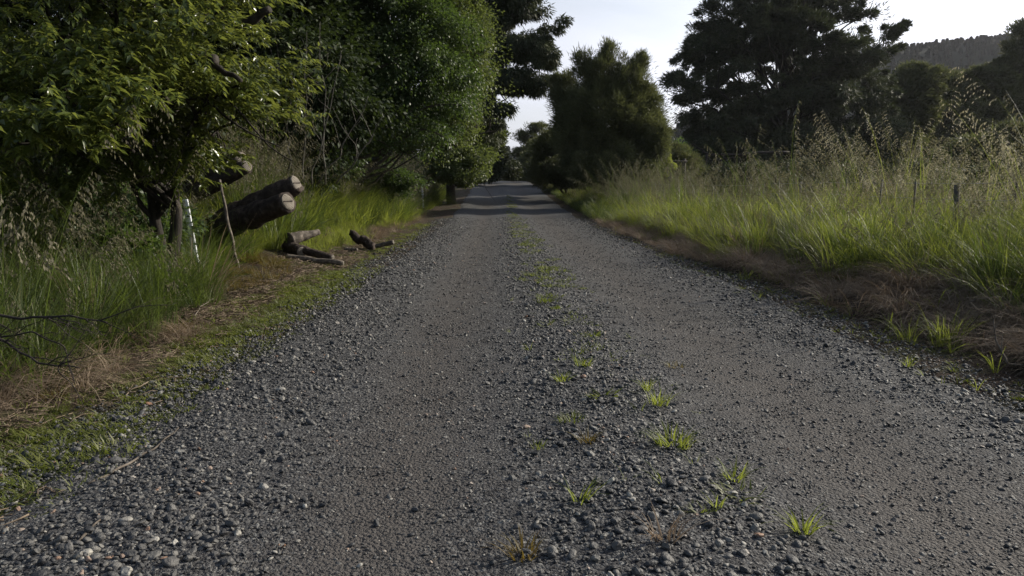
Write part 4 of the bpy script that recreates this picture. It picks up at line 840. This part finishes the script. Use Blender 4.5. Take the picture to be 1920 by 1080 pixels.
# ------------------------------------------------------------------ sticks and bare branches
def branchy(name, label, pts, r, mat, seed, twigs=6, tl=.3, cat='branch', dirb=(0, 0, 0)):
    a = np.asarray(pts[0], float); o_ = Geo(); r_ = np.random.default_rng(seed)
    q = np.concatenate([curve_pts(pts[i], pts[i+1], 5, wig=.012, seed=seed+i)[:(-1 if i < len(pts)-2 else None)] for i in range(len(pts)-1)])
    tube(o_, q, np.linspace(r, r*.35, len(q)), 6, wob=.06)
    for k in range(twigs):
        j = int(r_.integers(1, len(q)-1)); ax = unit(q[min(j+1, len(q)-1)]-q[j-1]); d = unit(ax*.9+r_.normal(size=3)*.55+np.asarray(dirb))*tl*r_.uniform(.4, 1.1)
        w = curve_pts(q[j], q[j]+d, 5, sag=-.05, wig=.03, seed=seed*7+k); tube(o_, w, np.linspace(r*.4, r*.12, 5), 4)
        for m in range(2):
            jj = int(r_.integers(1, 4)); d2 = unit(d+r_.normal(size=3)*.4*tl)*tl*.4; tube(o_, curve_pts(w[jj], w[jj]+d2, 4, wig=.04, seed=k+m), np.linspace(r*.2, r*.08, 4), 3)
    ob = link(name, o_.mesh(name, [M[mat]], True, a), loc=a); tag(ob, label, cat); return ob
branchy('bare_branch', 'black bare branch arching in from the left edge over the grass', [W(-90, 580, 4.7), W(40, 598, 4.6), W(130, 592, 4.5), W(200, 604, 4.45)], .011, 'twig_dark', 1, 12, .42, dirb=(.5, 0, -.15))
branchy('bare_branch', 'lower black bare branch drooping at the left edge near the litter', [W(-90, 600, 4.5), W(10, 640, 4.4), W(70, 680, 4.3), W(150, 690, 4.25)], .010, 'twig_dark', 2, 11, .36, dirb=(.4, 0, -.1))
branchy('bare_branch', 'fine dark twigs spreading at the left edge between the two branches', [W(-60, 640, 4.6), W(60, 622, 4.5), W(120, 650, 4.45), W(140, 720, 4.4)], .007, 'twig_dark', 3, 9, .30, dirb=(.3, 0, -.2))
branchy('stick', 'long thin grey stick lying on the gravel at lower left', [gp(165, 908), gp(240, 870, .02), gp(300, 832, .02), gp(335, 802, .02)], .0075, 'deadwood', 4, 0, cat='stick')
branchy('stick', 'short grey stick lying on the stones at the bottom left', [gp(142, 1022), gp(175, 985, .02), gp(208, 960)], .0065, 'deadwood', 5, 0, cat='stick')
branchy('stick', 'pale curved stick standing out of the brown litter on the left', [gp(365, 594), gp(375, 575, .05), gp(400, 560, .09)], .008, 'deadwood', 6, 0, cat='stick')
branchy('bare_branch', 'pale bare branched stem in the shade at the lower right edge', [gp(1960, 690), W(1890, 682, 4.9), W(1868, 640, 4.95), W(1862, 600, 5.0)], .010, 'deadwood', 7, 6, .22, dirb=(0, 0, .6))
branchy('bare_branch', 'wispy curled dry stem above the tuft at the lower right', [gp(1800, 640), W(1838, 585, 5.6), W(1818, 566, 5.6), W(1832, 560, 5.6), W(1875, 556, 5.6)], .004, 'deadwood', 8, 3, .14)

# ------------------------------------------------------------------ grass tufts that can be told apart
def tuft_thing(label, px, py, h, n, spread, mat, seed, group='grass tufts growing on the gravel', lean=.45, bend=.6):
    p = gp(px, py, .004); me = tuft('grass_tuft', M[mat], n, h, .0055, spread, lean, bend, seed)
    o = link('grass_tuft', me, loc=p); tag(o, label, 'grass tuft', group); return o
for i, (lab, px, py, h, n, sp, mt) in enumerate([
    ('largest bright green tuft on the stony ridge', 1262, 838, .10, 90, .08, 'grass_bright'),
    ('green tuft among the largest stones at the bottom right', 1505, 1002, .11, 34, .03, 'grass_bright'),
    ('upper green tuft on the ridge near the road middle', 1092, 688, .09, 44, .05, 'grass_bright'),
    ('small green tuft just below and left of the upper ridge tuft', 1056, 716, .08, 30, .04, 'grass_bright'),
    ('tuft with long loose blades right of the ridge middle', 1235, 762, .13, 34, .05, 'grass_bright'),
    ('narrow upright tuft above the loose bladed one', 1212, 735, .11, 20, .02, 'grass_bright'),
    ('flat yellow tuft on bare soil left of the ridge', 1073, 792, .05, 60, .07, 'moss'),
    ('yellow orange tuft below the flat yellow one', 1100, 832, .07, 32, .04, 'orange'),
    ('tiny green tuft beside the large pale stone', 1008, 843, .05, 16, .03, 'moss'),
    ('green tuft with brown base right of the ridge', 1375, 902, .08, 36, .04, 'grass_bright'),
    ('thin bladed tuft in the middle of the stones', 1085, 945, .11, 18, .03, 'grass_bright'),
    ('drooping tuft with dead straw near the bottom middle', 1245, 1015, .11, 30, .05, 'grass_dry'),
    ('brown and yellow tuft at the bottom edge between the tracks', 980, 1045, .07, 46, .05, 'orange'),
    ('sparse reddish tuft right of the narrow upright one', 1265, 690, .05, 30, .06, 'orange'),
    ('faint sprig under the green tuft with brown base', 1345, 955, .09, 10, .02, 'grass_bright'),
    ('flat green rosette beside the long grey stick', 175, 862, .05, 40, .05, 'moss')]):
    tuft_thing(lab, px, py, h, n, sp, mt, 500+i)
for i, (lab, px, py, h, n, sp) in enumerate([
    ('bushy bright tuft at the foot of the right bank', 1770, 650, .30, 90, .11),
    ('tall arching tuft at the right edge above the bare stem', 1895, 615, .42, 60, .07),
    ('small upright tuft at the lower right road edge', 1865, 700, .19, 14, .02),
    ('green tuft with seed stalks left of the bushy bright one', 1700, 640, .22, 40, .07),
    ('short tuft on the gravel edge below the bushy one', 1700, 690, .10, 18, .03)]):
    tuft_thing(lab, px, py, h, n, sp, 'grass_bright', 600+i, 'grass tufts at the foot of the right bank', .3, .5)

# ------------------------------------------------------------------ haze
def haze():
    bm = bmesh.new(); bmesh.ops.create_cube(bm, size=1); me = bpy.data.meshes.new('haze'); bm.to_mesh(me); bm.free()
    o = link('haze', me); o.scale = (1400, 1060, 170); o.location = (215, 390, 45)
    m, n, l = new_mat('haze'); ou = n.new("ShaderNodeOutputMaterial"); v = n.new("ShaderNodeVolumePrincipled")
    v.inputs['Color'].default_value = (.86, .9, 1, 1); v.inputs['Density'].default_value = .00012; v.inputs['Anisotropy'].default_value = .6
    l.new(v.outputs[0], ou.inputs['Volume']); me.materials.append(m); tag(o, 'thin pale morning haze filling the valley', 'haze', kind='stuff')
haze()
